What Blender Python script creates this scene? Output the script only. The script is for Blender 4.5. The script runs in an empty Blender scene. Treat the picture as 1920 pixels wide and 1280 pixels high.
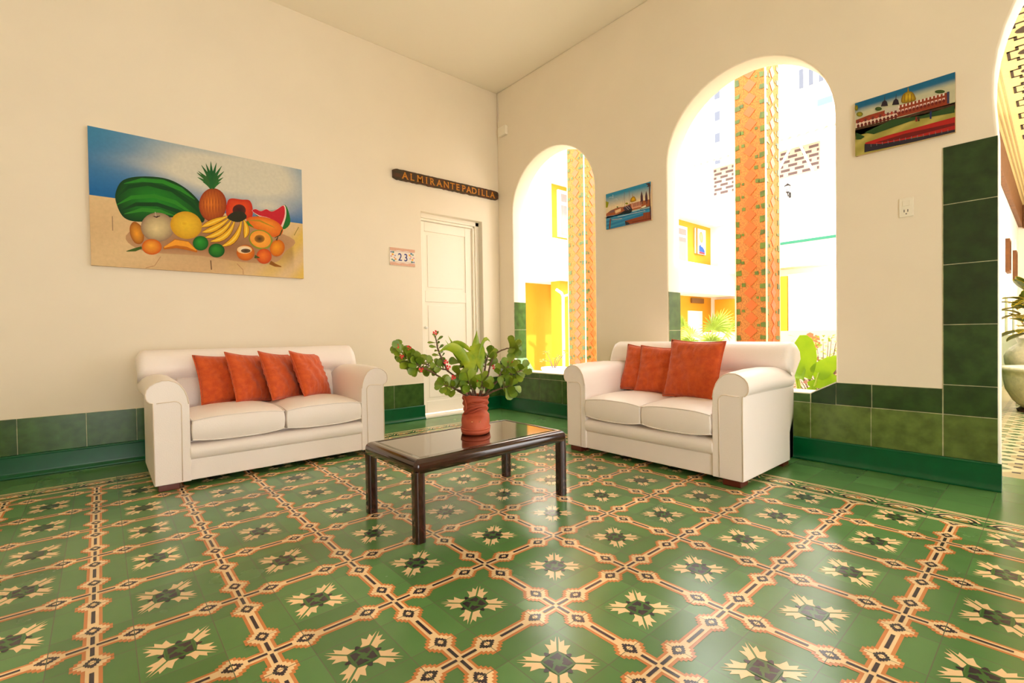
import bpy, bmesh, math, random
import numpy as np
from mathutils import Vector, Matrix, Euler
from mathutils.geometry import tessellate_polygon

scene = bpy.context.scene
COL = scene.collection
PI = math.pi

# ------------------------------------------------------------------ camera
FPX = 889.54
PITCH, ROLL, YAW = -0.0143, -0.01448, 0.85698
CAM = Vector((-1.1616, -1.5306, 0.9327))
XB, YA, ZC = 2.701, 3.160, 3.995          # right wall plane, left wall plane, ceiling
_F = Vector((math.cos(YAW) * math.cos(PITCH), math.sin(YAW) * math.cos(PITCH), math.sin(PITCH)))
_R = Vector((math.sin(YAW), -math.cos(YAW), 0))
_U = _R.cross(_F)
_R2 = math.cos(ROLL) * _R + math.sin(ROLL) * _U
_U2 = -math.sin(ROLL) * _R + math.cos(ROLL) * _U
cam_data = bpy.data.cameras.new('camera')
cam = bpy.data.objects.new('camera', cam_data)
COL.objects.link(cam)
cam_data.sensor_width = 36
cam_data.lens = FPX / 1920 * 36
cam_data.clip_start = 0.05
cam_data.clip_end = 200
m = Matrix((( _R2.x, _U2.x, -_F.x, CAM.x), (_R2.y, _U2.y, -_F.y, CAM.y), (_R2.z, _U2.z, -_F.z, CAM.z), (0, 0, 0, 1)))
cam.matrix_world = m
scene.camera = cam

# ------------------------------------------------------------------ light
world = bpy.data.worlds.new('sky')
scene.world = world
world.use_nodes = True
bg = world.node_tree.nodes['Background']
bg.inputs[0].default_value = (1.0, 0.975, 0.94, 1)
bg.inputs[1].default_value = 4.4
sun_d = bpy.data.lights.new('sun', 'SUN')
sun_d.energy = 4.0
sun_d.angle = math.radians(1.5)
sun_d.color = (1.0, 0.95, 0.84)
sun = bpy.data.objects.new('sun', sun_d)
COL.objects.link(sun)
sd = Vector((-0.10, 1.0, -1.4)).normalized()      # direction the light travels
sun.rotation_euler = sd.to_track_quat('-Z', 'Y').to_euler()
sun.location = (5, -4, 9)

vs = scene.view_settings
scene.display_settings.display_device = 'sRGB'
vs.view_transform = 'Standard'
vs.look = 'None'
vs.exposure = 0.50
vs.gamma = 1
vs.use_curve_mapping = False
try:
    scene.cycles.use_denoising = True
    scene.cycles.max_bounces = 10
    scene.cycles.diffuse_bounces = 6
    scene.cycles.sample_clamp_indirect = 8
except Exception:
    pass

# ------------------------------------------------------------------ helpers
def lin(c):
    return tuple(((v / 255) / 12.92 if v / 255 <= 0.04045 else ((v / 255 + 0.055) / 1.055) ** 2.4) for v in c)

def mat(name, rgb, rough=0.6, noise=0.0, nscale=8.0, bump=0.0, bscale=60.0, spec=0.5, metal=0.0, coat=0.0, rgb2=None, sheen=0.0, sss=0.0, trans=0.0, stretch=None):
    m = bpy.data.materials.new(name)
    m.use_nodes = True
    nt = m.node_tree
    b = nt.nodes['Principled BSDF']
    c = lin(rgb)
    b.inputs['Base Color'].default_value = (*c, 1)
    b.inputs['Roughness'].default_value = rough
    b.inputs['Specular IOR Level'].default_value = spec
    b.inputs['Metallic'].default_value = metal
    b.inputs['Coat Weight'].default_value = coat
    b.inputs['Coat Roughness'].default_value = 0.08
    b.inputs['Sheen Weight'].default_value = sheen
    if trans:
        b.inputs['Transmission Weight'].default_value = trans
    tc = nt.nodes.new('ShaderNodeTexCoord')
    src = tc.outputs['Object']
    if stretch:
        mp = nt.nodes.new('ShaderNodeMapping')
        mp.inputs['Scale'].default_value = stretch
        nt.links.new(src, mp.inputs[0]); src = mp.outputs[0]
    if noise > 0 or rgb2:
        n = nt.nodes.new('ShaderNodeTexNoise')
        n.inputs['Scale'].default_value = nscale
        n.inputs['Detail'].default_value = 6
        nt.links.new(src, n.inputs['Vector'])
        r = nt.nodes.new('ShaderNodeValToRGB')
        c2 = lin(rgb2) if rgb2 else tuple(max(0, v * (1 - noise)) for v in c)
        c1 = c if rgb2 else tuple(min(1, v * (1 + noise)) for v in c)
        r.color_ramp.elements[0].position = 0.35
        r.color_ramp.elements[1].position = 0.65
        r.color_ramp.elements[0].color = (*c2, 1)
        r.color_ramp.elements[1].color = (*c1, 1)
        nt.links.new(n.outputs['Fac'], r.inputs[0])
        nt.links.new(r.outputs[0], b.inputs['Base Color'])
    if bump > 0:
        n2 = nt.nodes.new('ShaderNodeTexNoise')
        n2.inputs['Scale'].default_value = bscale
        n2.inputs['Detail'].default_value = 4
        nt.links.new(src, n2.inputs['Vector'])
        bp = nt.nodes.new('ShaderNodeBump')
        bp.inputs['Strength'].default_value = bump
        bp.inputs['Distance'].default_value = 0.01
        nt.links.new(n2.outputs['Fac'], bp.inputs['Height'])
        nt.links.new(bp.outputs[0], b.inputs['Normal'])
    return m

def pigment_mat(name, rough=0.6, noise=0.06, nscale=30, bump=0.0, tile=None, coat=0.0, spec=0.5):
    """colour comes from the per-corner colour attribute 'pigment' (flat inlaid or painted shapes)"""
    m = bpy.data.materials.new(name)
    m.use_nodes = True
    nt = m.node_tree
    b = nt.nodes['Principled BSDF']
    b.inputs['Roughness'].default_value = rough
    b.inputs['Coat Weight'].default_value = coat
    b.inputs['Specular IOR Level'].default_value = spec
    at = nt.nodes.new('ShaderNodeAttribute'); at.attribute_name = 'pigment'
    tc = nt.nodes.new('ShaderNodeTexCoord')
    n = nt.nodes.new('ShaderNodeTexNoise'); n.inputs['Scale'].default_value = nscale; n.inputs['Detail'].default_value = 5
    nt.links.new(tc.outputs['Object'], n.inputs['Vector'])
    mr = nt.nodes.new('ShaderNodeMapRange')
    mr.inputs['From Min'].default_value = 0.3; mr.inputs['From Max'].default_value = 0.7
    mr.inputs['To Min'].default_value = 1 - noise; mr.inputs['To Max'].default_value = 1 + noise
    nt.links.new(n.outputs['Fac'], mr.inputs['Value'])
    mul = nt.nodes.new('ShaderNodeVectorMath'); mul.operation = 'SCALE'
    nt.links.new(at.outputs['Color'], mul.inputs[0]); nt.links.new(mr.outputs[0], mul.inputs['Scale'])
    out = mul.outputs[0]
    if tile:
        # grout joints and a small tone change from tile to tile
        off = nt.nodes.new('ShaderNodeVectorMath'); off.operation = 'ADD'; off.inputs[1].default_value = (tile / 2 + 20 * tile, tile / 2 + 20 * tile, 0)
        nt.links.new(tc.outputs['Object'], off.inputs[0])
        sc = nt.nodes.new('ShaderNodeVectorMath'); sc.operation = 'SCALE'; sc.inputs['Scale'].default_value = 1 / tile
        nt.links.new(off.outputs[0], sc.inputs[0])
        fl = nt.nodes.new('ShaderNodeVectorMath'); fl.operation = 'FLOOR'
        nt.links.new(sc.outputs[0], fl.inputs[0])
        wn = nt.nodes.new('ShaderNodeTexWhiteNoise'); wn.noise_dimensions = '2D'
        nt.links.new(fl.outputs[0], wn.inputs['Vector'])
        fr = nt.nodes.new('ShaderNodeVectorMath'); fr.operation = 'FRACTION'
        nt.links.new(sc.outputs[0], fr.inputs[0])
        sx = nt.nodes.new('ShaderNodeSeparateXYZ'); nt.links.new(fr.outputs[0], sx.inputs[0])
        def edge(o):
            a = nt.nodes.new('ShaderNodeMath'); a.operation = 'PINGPONG'; a.inputs[1].default_value = 0.5
            nt.links.new(o, a.inputs[0]); return a.outputs[0]
        mn = nt.nodes.new('ShaderNodeMath'); mn.operation = 'MINIMUM'
        nt.links.new(edge(sx.outputs['X']), mn.inputs[0]); nt.links.new(edge(sx.outputs['Y']), mn.inputs[1])
        lt = nt.nodes.new('ShaderNodeMath'); lt.operation = 'LESS_THAN'; lt.inputs[1].default_value = 0.006
        nt.links.new(mn.outputs[0], lt.inputs[0])
        mr2 = nt.nodes.new('ShaderNodeMapRange'); mr2.inputs['To Min'].default_value = 0.82; mr2.inputs['To Max'].default_value = 1.14
        nt.links.new(wn.outputs['Value'], mr2.inputs['Value'])
        m2 = nt.nodes.new('ShaderNodeVectorMath'); m2.operation = 'SCALE'
        nt.links.new(out, m2.inputs[0]); nt.links.new(mr2.outputs[0], m2.inputs['Scale'])
        mx = nt.nodes.new('ShaderNodeMix'); mx.data_type = 'RGBA'
        nt.links.new(lt.outputs[0], mx.inputs['Factor'])
        nt.links.new(m2.outputs[0], mx.inputs['A'])
        mx.inputs['B'].default_value = (*lin((96, 104, 78)), 1)
        out = mx.outputs['Result']
        # uneven polish of old cement tile
        n3 = nt.nodes.new('ShaderNodeTexNoise'); n3.inputs['Scale'].default_value = 3.0; n3.inputs['Detail'].default_value = 5
        nt.links.new(tc.outputs['Object'], n3.inputs['Vector'])
        mr3 = nt.nodes.new('ShaderNodeMapRange'); mr3.inputs['From Min'].default_value = 0.3; mr3.inputs['From Max'].default_value = 0.7
        mr3.inputs['To Min'].default_value = rough - 0.05; mr3.inputs['To Max'].default_value = rough + 0.08
        nt.links.new(n3.outputs['Fac'], mr3.inputs['Value']); nt.links.new(mr3.outputs[0], b.inputs['Roughness'])
        # each tile laid at a hair's tilt
        wc = nt.nodes.new('ShaderNodeTexWhiteNoise'); wc.noise_dimensions = '2D'
        nt.links.new(fl.outputs[0], wc.inputs['Vector'])
        sb = nt.nodes.new('ShaderNodeVectorMath'); sb.operation = 'SUBTRACT'; sb.inputs[1].default_value = (0.5, 0.5, 0.5)
        nt.links.new(wc.outputs['Color'], sb.inputs[0])
        s3 = nt.nodes.new('ShaderNodeVectorMath'); s3.operation = 'SCALE'; s3.inputs['Scale'].default_value = 0.012
        nt.links.new(sb.outputs[0], s3.inputs[0])
        ge = nt.nodes.new('ShaderNodeNewGeometry')
        ad = nt.nodes.new('ShaderNodeVectorMath'); ad.operation = 'ADD'
        nt.links.new(ge.outputs['Normal'], ad.inputs[0]); nt.links.new(s3.outputs[0], ad.inputs[1])
        nz = nt.nodes.new('ShaderNodeVectorMath'); nz.operation = 'NORMALIZE'
        nt.links.new(ad.outputs[0], nz.inputs[0]); nt.links.new(nz.outputs[0], b.inputs['Normal'])
    nt.links.new(out, b.inputs['Base Color'])
    return m

class MB:
    """collects shapes, builds ONE mesh object; optional per-face colour"""
    def __init__(s): s.v = []; s.f = []; s.c = []; s.mi = []
    def add(s, verts, faces, col=None, mi=0, M=None):
        o = len(s.v)
        for p in verts:
            p = Vector(p)
            s.v.append(M @ p if M is not None else p)
        for k, f in enumerate(faces):
            s.f.append([i + o for i in f])
            if col is None: s.c.append(None)
            elif isinstance(col, list): s.c.append([col[i] for i in f])
            else: s.c.append([col] * len(f))
            s.mi.append(mi)
    def box(s, x0, x1, y0, y1, z0, z1, col=None, mi=0, M=None):
        v = [(x0, y0, z0), (x1, y0, z0), (x1, y1, z0), (x0, y1, z0), (x0, y0, z1), (x1, y0, z1), (x1, y1, z1), (x0, y1, z1)]
        f = [(0, 3, 2, 1), (4, 5, 6, 7), (0, 1, 5, 4), (1, 2, 6, 5), (2, 3, 7, 6), (3, 0, 4, 7)]
        s.add(v, f, col, mi, M)
    def prism(s, pts, z0, z1, M=None, col=None, mi=0):
        """polygon in local xy extruded z0..z1"""
        n = len(pts)
        v = [(p[0], p[1], z0) for p in pts] + [(p[0], p[1], z1) for p in pts]
        tris = tessellate_polygon([[Vector((p[0], p[1], 0)) for p in pts]])
        f = [tuple(t) for t in tris] + [tuple(i + n for i in t) for t in tris]
        f += [(i, (i + 1) % n, (i + 1) % n + n, i + n) for i in range(n)]
        s.add(v, f, col, mi, M)
    def tube(s, pts, r, seg=8, col=None, mi=0, cap=True):
        pts = [Vector(p) for p in pts]
        rs = r if isinstance(r, (list, tuple)) else [r] * len(pts)
        v = []; f = []
        up = Vector((0, 0, 1))
        prev = None
        for i, p in enumerate(pts):
            t = (pts[min(i + 1, len(pts) - 1)] - pts[max(i - 1, 0)])
            if t.length < 1e-9: t = Vector((0, 0, 1))
            t.normalize()
            if prev is None:
                a = t.cross(up)
                if a.length < 1e-3: a = t.cross(Vector((1, 0, 0)))
                a.normalize()
            else:
                a = prev - t * prev.dot(t)
                if a.length < 1e-6: a = t.cross(up)
                a.normalize()
            prev = a
            b = t.cross(a)
            for k in range(seg):
                an = 2 * PI * k / seg
                v.append(p + (a * math.cos(an) + b * math.sin(an)) * rs[i])
        for i in range(len(pts) - 1):
            for k in range(seg):
                f.append((i * seg + k, i * seg + (k + 1) % seg, (i + 1) * seg + (k + 1) % seg, (i + 1) * seg + k))
        if cap:
            f.append(tuple(range(seg - 1, -1, -1))); f.append(tuple((len(pts) - 1) * seg + k for k in range(seg)))
        s.add(v, f, col, mi)
    def lathe(s, prof, seg=32, center=(0, 0, 0), col=None, mi=0, sx=1, sy=1):
        v = []; f = []
        for (r, z) in prof:
            for k in range(seg):
                a = 2 * PI * k / seg
                v.append((center[0] + r * math.cos(a) * sx, center[1] + r * math.sin(a) * sy, center[2] + z))
        for i in range(len(prof) - 1):
            for k in range(seg):
                f.append((i * seg + k, i * seg + (k + 1) % seg, (i + 1) * seg + (k + 1) % seg, (i + 1) * seg + k))
        s.add(v, f, col, mi)
    def poly(s, pts, col=None, mi=0):
        tris = tessellate_polygon([[Vector(p) for p in pts]])
        s.add(pts, [tuple(t) for t in tris], col, mi)
    def build(s, name, mats, parent=None, smooth=False, bevel=0, bseg=2, subsurf=0, angle=40, fixn=True, loc=None, rot=None, weld=False):
        me = bpy.data.meshes.new(name)
        me.from_pydata([tuple(p) for p in s.v], [], s.f)
        if not isinstance(mats, (list, tuple)): mats = [mats]
        for mm in mats: me.materials.append(mm)
        for p, k in zip(me.polygons, s.mi): p.material_index = k
        if any(c is not None for c in s.c):
            at = me.color_attributes.new('pigment', 'FLOAT_COLOR', 'CORNER')
            buf = np.ones((len(me.loops), 4), dtype=np.float32)
            i = 0
            for c in s.c:
                for q in c:
                    buf[i, :3] = q; i += 1
            at.data.foreach_set('color', buf.ravel())
        if fixn or weld:
            bm = bmesh.new(); bm.from_mesh(me)
            if weld: bmesh.ops.remove_doubles(bm, verts=bm.verts, dist=1e-5)
            if fixn: bmesh.ops.recalc_face_normals(bm, faces=bm.faces)
            bm.to_mesh(me); bm.free()
        o = bpy.data.objects.new(name, me); COL.objects.link(o)
        if parent: o.parent = parent
        if loc: o.location = loc
        if rot: o.rotation_euler = rot
        if smooth:
            me.polygons.foreach_set('use_smooth', [True] * len(me.polygons))
        if bevel:
            b = o.modifiers.new('bevel', 'BEVEL'); b.width = bevel; b.segments = bseg; b.limit_method = 'ANGLE'; b.angle_limit = math.radians(angle)
            b.harden_normals = False
            if not smooth: me.polygons.foreach_set('use_smooth', [True] * len(me.polygons))
            try:
                w = o.modifiers.new('wn', 'WEIGHTED_NORMAL'); w.keep_sharp = False
            except Exception: pass
        if subsurf:
            ss = o.modifiers.new('sub', 'SUBSURF'); ss.levels = subsurf; ss.render_levels = subsurf
        return o

def struct(o, label=None):
    o['kind'] = 'structure'
    if label: o['label'] = label
    return o
def tag(o, label, cat, group=None, kind=None):
    o['label'] = label; o['category'] = cat
    if group: o['group'] = group
    if kind: o['kind'] = kind
    return o
def empty(name, loc=(0, 0, 0), rz=0, label=None, cat=None, group=None):
    o = bpy.data.objects.new(name, None); COL.objects.link(o)
    o.location = loc; o.rotation_euler = (0, 0, rz); o.empty_display_size = 0.1
    if label: tag(o, label, cat, group)
    return o
def copy_tree(o, parent=None):
    c = o.copy(); COL.objects.link(c)
    if parent: c.parent = parent
    for ch in [k for k in bpy.data.objects if k.parent == o]:
        copy_tree(ch, c)
    return c

def wall_shape(name, outer, holes, thick, M, mt, bev=0.006):
    """flat wall with arched holes: outline + holes in local xy, extruded in local z 0..thick"""
    cu = bpy.data.curves.new(name, 'CURVE'); cu.dimensions = '2D'; cu.fill_mode = 'BOTH'
    cu.extrude = thick / 2 - bev; cu.bevel_depth = bev; cu.bevel_resolution = 1; cu.offset = -bev
    for loop in [outer] + holes:
        sp = cu.splines.new('POLY'); sp.points.add(len(loop) - 1); sp.use_cyclic_u = True
        for p, q in zip(sp.points, loop): p.co = (q[0], q[1], 0, 1)
    t = bpy.data.objects.new('tmp', cu); COL.objects.link(t)
    dg = bpy.context.evaluated_depsgraph_get(); dg.update()
    me = bpy.data.meshes.new_from_object(t.evaluated_get(dg))
    bpy.data.objects.remove(t); bpy.data.curves.remove(cu)
    me.transform(Matrix.Translation((0, 0, thick / 2)))
    me.transform(M)
    me.name = name
    me.materials.clear(); me.materials.append(mt)
    o = bpy.data.objects.new(name, me); COL.objects.link(o)
    return o

# ------------------------------------------------------------------ materials
M_wall = mat('cream_plaster', (241, 229, 209), 0.75, noise=0.015, nscale=2.0, bump=0.05, bscale=25)
M_reveal = M_wall
M_ceil = mat('ceiling_plaster', (246, 236, 218), 0.85)
M_door = mat('door_gloss_white', (250, 242, 226), 0.35)
M_floor = pigment_mat('cement_tile', rough=0.21, noise=0.05, nscale=9, tile=0.2)
M_floor2 = pigment_mat('corridor_cement_tile', rough=0.3, noise=0.08, nscale=9)
M_tile = pigment_mat('glazed_wall_tile', rough=0.22, noise=0.30, nscale=14, spec=0.4)
M_grout = mat('grout', (176, 178, 146), 0.8)
M_base = mat('emerald_skirting', (0, 84, 44), 0.28, noise=0.08, nscale=12, spec=0.35)
M_paint = pigment_mat('oil_paint', rough=0.6, noise=0.05, nscale=40, spec=0.25)
M_canvas = mat('raw_canvas', (214, 184, 146), 0.8, noise=0.05, nscale=60)
M_leather = mat('white_leatherette', (246, 236, 230), 0.38, noise=0.01, nscale=4, bump=0.08, bscale=160)
M_pipe = mat('piping_leatherette', (235, 218, 200), 0.45)
M_velvet = mat('rust_corduroy', (212, 88, 22), 0.85, rgb2=(196, 72, 14), nscale=30, bump=0.4, bscale=170, sheen=0.25, stretch=(1, 1, 0.25))
M_wood = mat('dark_lacquered_wood', (50, 16, 14), 0.13, rgb2=(40, 13, 12), nscale=6, stretch=(1, 8, 8), coat=0.6)
M_wood2 = mat('dark_table_top', (48, 24, 18), 0.10, rgb2=(42, 20, 16), nscale=5, stretch=(1, 10, 1), coat=0.9)
M_foot = mat('reddish_wood_foot', (96, 34, 16), 0.4)
M_clay = mat('terracotta', (198, 92, 56), 0.6, rgb2=(172, 70, 44), nscale=10, bump=0.25, bscale=40)
M_soil = mat('potting_soil', (60, 40, 26), 0.95, noise=0.4, nscale=60)
M_stem = mat('grey_thorny_stem', (112, 84, 66), 0.8, noise=0.25, nscale=60)
M_leafA = mat('spurge_leaf', (140, 158, 36), 0.38, rgb2=(88, 120, 26), nscale=10)
M_leafB = mat('yellow_green_blade', (176, 190, 36), 0.4, rgb2=(110, 150, 30), nscale=12)
M_flower = mat('pink_bract', (236, 66, 66), 0.6)
M_white = mat('white_plastic', (244, 236, 218), 0.35)
M_dark = mat('dark_slot', (60, 52, 44), 0.5)
M_extw = mat('white_exterior_render', (246, 244, 240), 0.8)
M_exty = mat('yellow_exterior_render', (206, 150, 26), 0.8)
M_glassdark = mat('dark_window_glass', (80, 84, 96), 0.2)  # one even dark blue-grey for the panes
M_curtain = mat('curtain_cloth', (158, 132, 130), 0.9, noise=0.08, nscale=6, stretch=(14, 14, 1))
M_ground = mat('garden_paving', (206, 200, 184), 0.9, noise=0.1, nscale=3)
M_rooftile = mat('roof_tile', (214, 196, 182), 0.85, noise=0.1)
M_metalw = mat('white_painted_metal', (240, 240, 236), 0.4)
M_lampb = mat('black_lantern_metal', (40, 34, 34), 0.5)
M_greenp = mat('green_painted_edge', (30, 120, 90), 0.5)
M_planter = mat('cream_ceramic', (224, 210, 174), 0.5, noise=0.10, nscale=22, bump=0.6, bscale=26)
M_gleaf = mat('bright_garden_leaf', (136, 174, 30), 0.45, rgb2=(110, 156, 24), nscale=8)
for m_ in (M_gleaf,):      # thin leaf, light passes through
    nt_ = m_.node_tree; out_ = nt_.nodes['Material Output']; pb_ = nt_.nodes['Principled BSDF']
    tl_ = nt_.nodes.new('ShaderNodeBsdfTranslucent'); tl_.inputs['Color'].default_value = (*lin((150, 184, 24)), 1)
    mx_ = nt_.nodes.new('ShaderNodeMixShader'); mx_.inputs[0].default_value = .5
    nt_.links.new(pb_.outputs[0], mx_.inputs[1]); nt_.links.new(tl_.outputs[0], mx_.inputs[2]); nt_.links.new(mx_.outputs[0], out_.inputs['Surface'])
M_palm = mat('palm_frond', (150, 176, 60), 0.5, noise=0.2, nscale=10)
M_croton = mat('croton_leaf', (96, 108, 26), 0.4, rgb2=(56, 74, 22), nscale=20)
M_vein = mat('croton_vein', (196, 164, 30), 0.5)
M_beam = mat('brown_timber', (112, 66, 20), 0.6, noise=0.2, nscale=12)

# ================================================================== FLOOR
GREEN = lin((88, 132, 74)); ORANGE = lin((208, 132, 74)); CREAM = lin((244, 210, 160)); BLACK = lin((50, 40, 50)); DGREEN = lin((66, 108, 52))
T = 0.2
def clip(r, lo=-0.5, hi=0.5):
    x0, x1, y0, y1 = r
    x0, x1 = max(x0, lo), min(x1, hi); y0, y1 = max(y0, lo), min(y1, hi)
    return (x0, x1, y0, y1) if x1 > x0 + 1e-6 and y1 > y0 + 1e-6 else None
tile_types = {'X': [], 'H': [], 'V': [], 'S': []}
def rect_shapes(kind):
    L = []
    def band(axis):            # a = along, b = across; centre of tile at 0
        def put(a0, a1, b0, b1, z, c):
            r = (a0, a1, b0, b1) if axis == 'H' else (b0, b1, a0, a1)
            r = clip(r)
            if r: L.append((r, z, c))
        put(-1, 1, -.118, .118, 1, ORANGE); put(-1, 1, -.072, .072, 2, CREAM)
        for s in (-.5, .5):
            for (ha, hb) in ((.085, .245), (.14, .20), (.19, .155)):
                put(s - ha, s + ha, -hb, hb, 1, ORANGE)
            for (ha, hb) in ((.045, .205), (.098, .16), (.15, .115)):
                put(s - ha, s + ha, -hb, hb, 2, CREAM)
            put(s - .105, s + .105, -.048, .048, 3, BLACK); put(s - .07, s + .07, -.078, .078, 3, BLACK)
            put(s - .135, s + .135, -.02, .02, 3, BLACK); put(s - .028, s + .028, -.098, .098, 3, BLACK)
            put(s - .05, s + .05, -.022, .022, 4, CREAM); put(s - .024, s + .024, -.042, .042, 4, CREAM)
    if kind in ('H', 'V'):
        band(kind)
        r = (-.23, .23, -.026, .026)
        L.append((r if kind == 'H' else (r[2], r[3], r[0], r[1]), 3, BLACK))
    if kind == 'X':
        band('H'); band('V')
        for r in ((.045, .3), (-.3, -.045)):
            L.append(((r[0], r[1], -.026, .026), 3, BLACK)); L.append(((-.026, .026, r[0], r[1]), 3, BLACK))
    return L
def star_polys():
    P = []
    def sym(pts, z, c):
        for k in range(4):
            ca, sa = round(math.cos(k * PI / 2)), round(math.sin(k * PI / 2))
            P.append(([(ca * x - sa * y, sa * x + ca * y) for x, y in pts], z, c))
    for mir in (1, -1):
        blade = [(.185, .165), (.435, .405), (.350, .290), (.435, .285), (.335, .195), (.415, .140), (.275, .095), (.215, .03)]
        sym([(x, y * mir) for x, y in (blade if mir == 1 else blade[::-1])], 2, CREAM)
    sym([(.20, -.05), (.275, -.015), (.275, .015), (.20, .05)], 3, BLACK)
    P.append(([(-.185, -.185), (.185, -.185), (.185, .185), (-.185, .185)], 3.5, DGREEN))
    sym([(.15, .15), (.02, .13), (.055, .02), (.14, .06)], 4, BLACK)
    sym([(.15, -.14), (.15, .03), (.07, -.02)], 4, BLACK)
    return P
SH = {k: rect_shapes(k) for k in 'XHV'}
STAR = star_polys()
fl = MB()
X0, X1, Y0, Y1 = -3.6, 1.9, -4.2, 2.5
fl.box(X0, XB + 0.4, Y0, YA + 0.25, -0.12, 0.0, GREEN)
dz = 0.00012
FE = 1.2e-5
def add_tile(cx, cy, kind):
    if kind == 'S':
        for n_, (pts, z, c) in enumerate(STAR):
            zz = z * 3e-4 + n_ * FE
            fl.poly([(cx + x * T, cy + y * T, zz) for x, y in pts], c)
    else:
        for n_, (r, z, c) in enumerate(SH[kind]):
            x0, x1, y0, y1 = r
            zz = z * 5e-4 + n_ * FE
            fl.add([(cx + x0 * T, cy + y0 * T, zz), (cx + x1 * T, cy + y0 * T, zz), (cx + x1 * T, cy + y1 * T, zz), (cx + x0 * T, cy + y1 * T, zz)], [(0, 1, 2, 3)], c)
for i in range(-18, 10):
    for j in range(-20, 13):
        cx, cy = i * T, j * T
        if cx < X0 + .1 or cx > X1 - .05 or cy < Y0 + .1 or cy > Y1 - .05: continue
        if cx < -2.4 and cy < 0: continue
        kind = ('X' if j % 2 == 0 else 'V') if i % 2 == 0 else ('H' if j % 2 == 0 else 'S')
        add_tile(cx, cy, kind)
# border strip with scrolled lotus tiles along both walls
def border_tile(O, U, V):
    """O: centre, U: along wall, V: towards wall"""
    cnt = [0]
    def q(pts, z, c):
        cnt[0] += 1
        P = [(O[0] + U[0] * a * T + V[0] * b * T, O[1] + U[1] * a * T + V[1] * b * T, z * 1e-4 + cnt[0] * 5e-6) for a, b in pts]
        fl.poly(P, c)
    def line(pts, w, z, c):
        n = len(pts); L = []; R = []
        for i in range(n):
            a = pts[max(i - 1, 0)]; b = pts[min(i + 1, n - 1)]
            d = math.hypot(b[0] - a[0], b[1] - a[1]) or 1
            nx, ny = -(b[1] - a[1]) / d * w / 2, (b[0] - a[0]) / d * w / 2
            L.append((pts[i][0] + nx, pts[i][1] + ny)); R.append((pts[i][0] - nx, pts[i][1] - ny))
        for i in range(n - 1):
            q([L[i], L[i + 1], R[i + 1], R[i]], z, c)
    for b0, b1 in ((-.5, -.44), (-.40, -.345), (.345, .40), (.44, .5)):
        q([(-.5, b0), (.5, b0), (.5, b1), (-.5, b1)], 1, CREAM)
    def arc(cx, cy, r, a0, a1, n=12): return [(cx + r * math.cos(math.radians(a0 + (a1 - a0) * k / n)), cy + r * math.sin(math.radians(a0 + (a1 - a0) * k / n))) for k in range(n + 1)]
    line(arc(0, -.18, .42, 12, 168), .05, 2, CREAM)
    line(arc(0, -.18, .36, 12, 168), .06, 2, BLACK)
    line(arc(0, -.18, .29, 15, 165), .05, 2, CREAM)
    for s in (-1, 1):
        line([(s * (.36 + .09 * math.cos(t)), -.20 + .09 * math.sin(t)) for t in [k * .5 for k in range(11)]], .055, 3, BLACK)
        line(arc(s * .5, .30, .16, 200 if s > 0 else 270, 270 if s > 0 else 340, 6), .05, 2, CREAM)
        q([(0, -.16), (s * .21, -.06), (s * .17, .06), (s * .08, .0)], 3, CREAM)
        q([(s * .05, -.2), (s * .24, -.2), (s * .2, -.12)], 3, ORANGE)
    q([(0, -.14), (.07, .03), (0, .1), (-.07, .03)], 3, ORANGE)
    q([(0, -.16), (.03, -.05), (0, -.01), (-.03, -.05)], 4, CREAM)
    line([(-.25, -.26), (0, -.31), (.25, -.26)], .035, 3, BLACK)
for j in range(-20, 13):
    if j * T < 2.45: border_tile((2.0, j * T), (0, 1), (1, 0))
for i in range(-18, 10):
    border_tile((i * T, 2.6), (-1, 0), (0, 1))
floor = struct(fl.build('floor', M_floor, fixn=False))

# corridor floor: small repeated diamonds in white, green and orange on cream
cf = MB()
cf.box(XB + 0.4, 14.3, -4.2, -0.9, -0.12, 0.0, lin((196, 176, 128)))
WHT = lin((228, 214, 170)); 
for ix in range(0, 36):
    for iy in range(0, 10):
        cx = 3.35 + ix * .3; cy = -1.28 - iy * .3
        if cx > 14: continue
        cf.poly([(cx - .13, cy, 2 * dz), (cx, cy - .13, 2 * dz), (cx + .13, cy, 2 * dz), (cx, cy + .13, 2 * dz)], WHT)
        cf.poly([(cx - .05, cy, 4 * dz), (cx, cy - .05, 4 * dz), (cx + .05, cy, 4 * dz), (cx, cy + .05, 4 * dz)], ORANGE if iy % 2 else DGREEN)
        for a, b in ((.15, .15), (.15, 0), (0, .15)):
            cf.box(cx + a - .02, cx + a + .02, cy + b - .02, cy + b + .02, 0, 3 * dz, BLACK if a and b else DGREEN)
        for s in (-.09, .09):
            cf.box(cx + s - .02, cx + s + .02, cy + .05, cy + .09, 0, 3 * dz, DGREEN)
            cf.box(cx + s - .02, cx + s + .02, cy - .09, cy - .05, 0, 3 * dz, BLACK)
struct(cf.build('floor', M_floor2, fixn=False))

# ================================================================== WALLS
def arc_pts(cx, cz, r, a0, a1, n): return [(cx + r * math.cos(math.radians(a0 + (a1 - a0) * k / n)), cz + r * math.sin(math.radians(a0 + (a1 - a0) * k / n))) for k in range(n + 1)]
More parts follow.
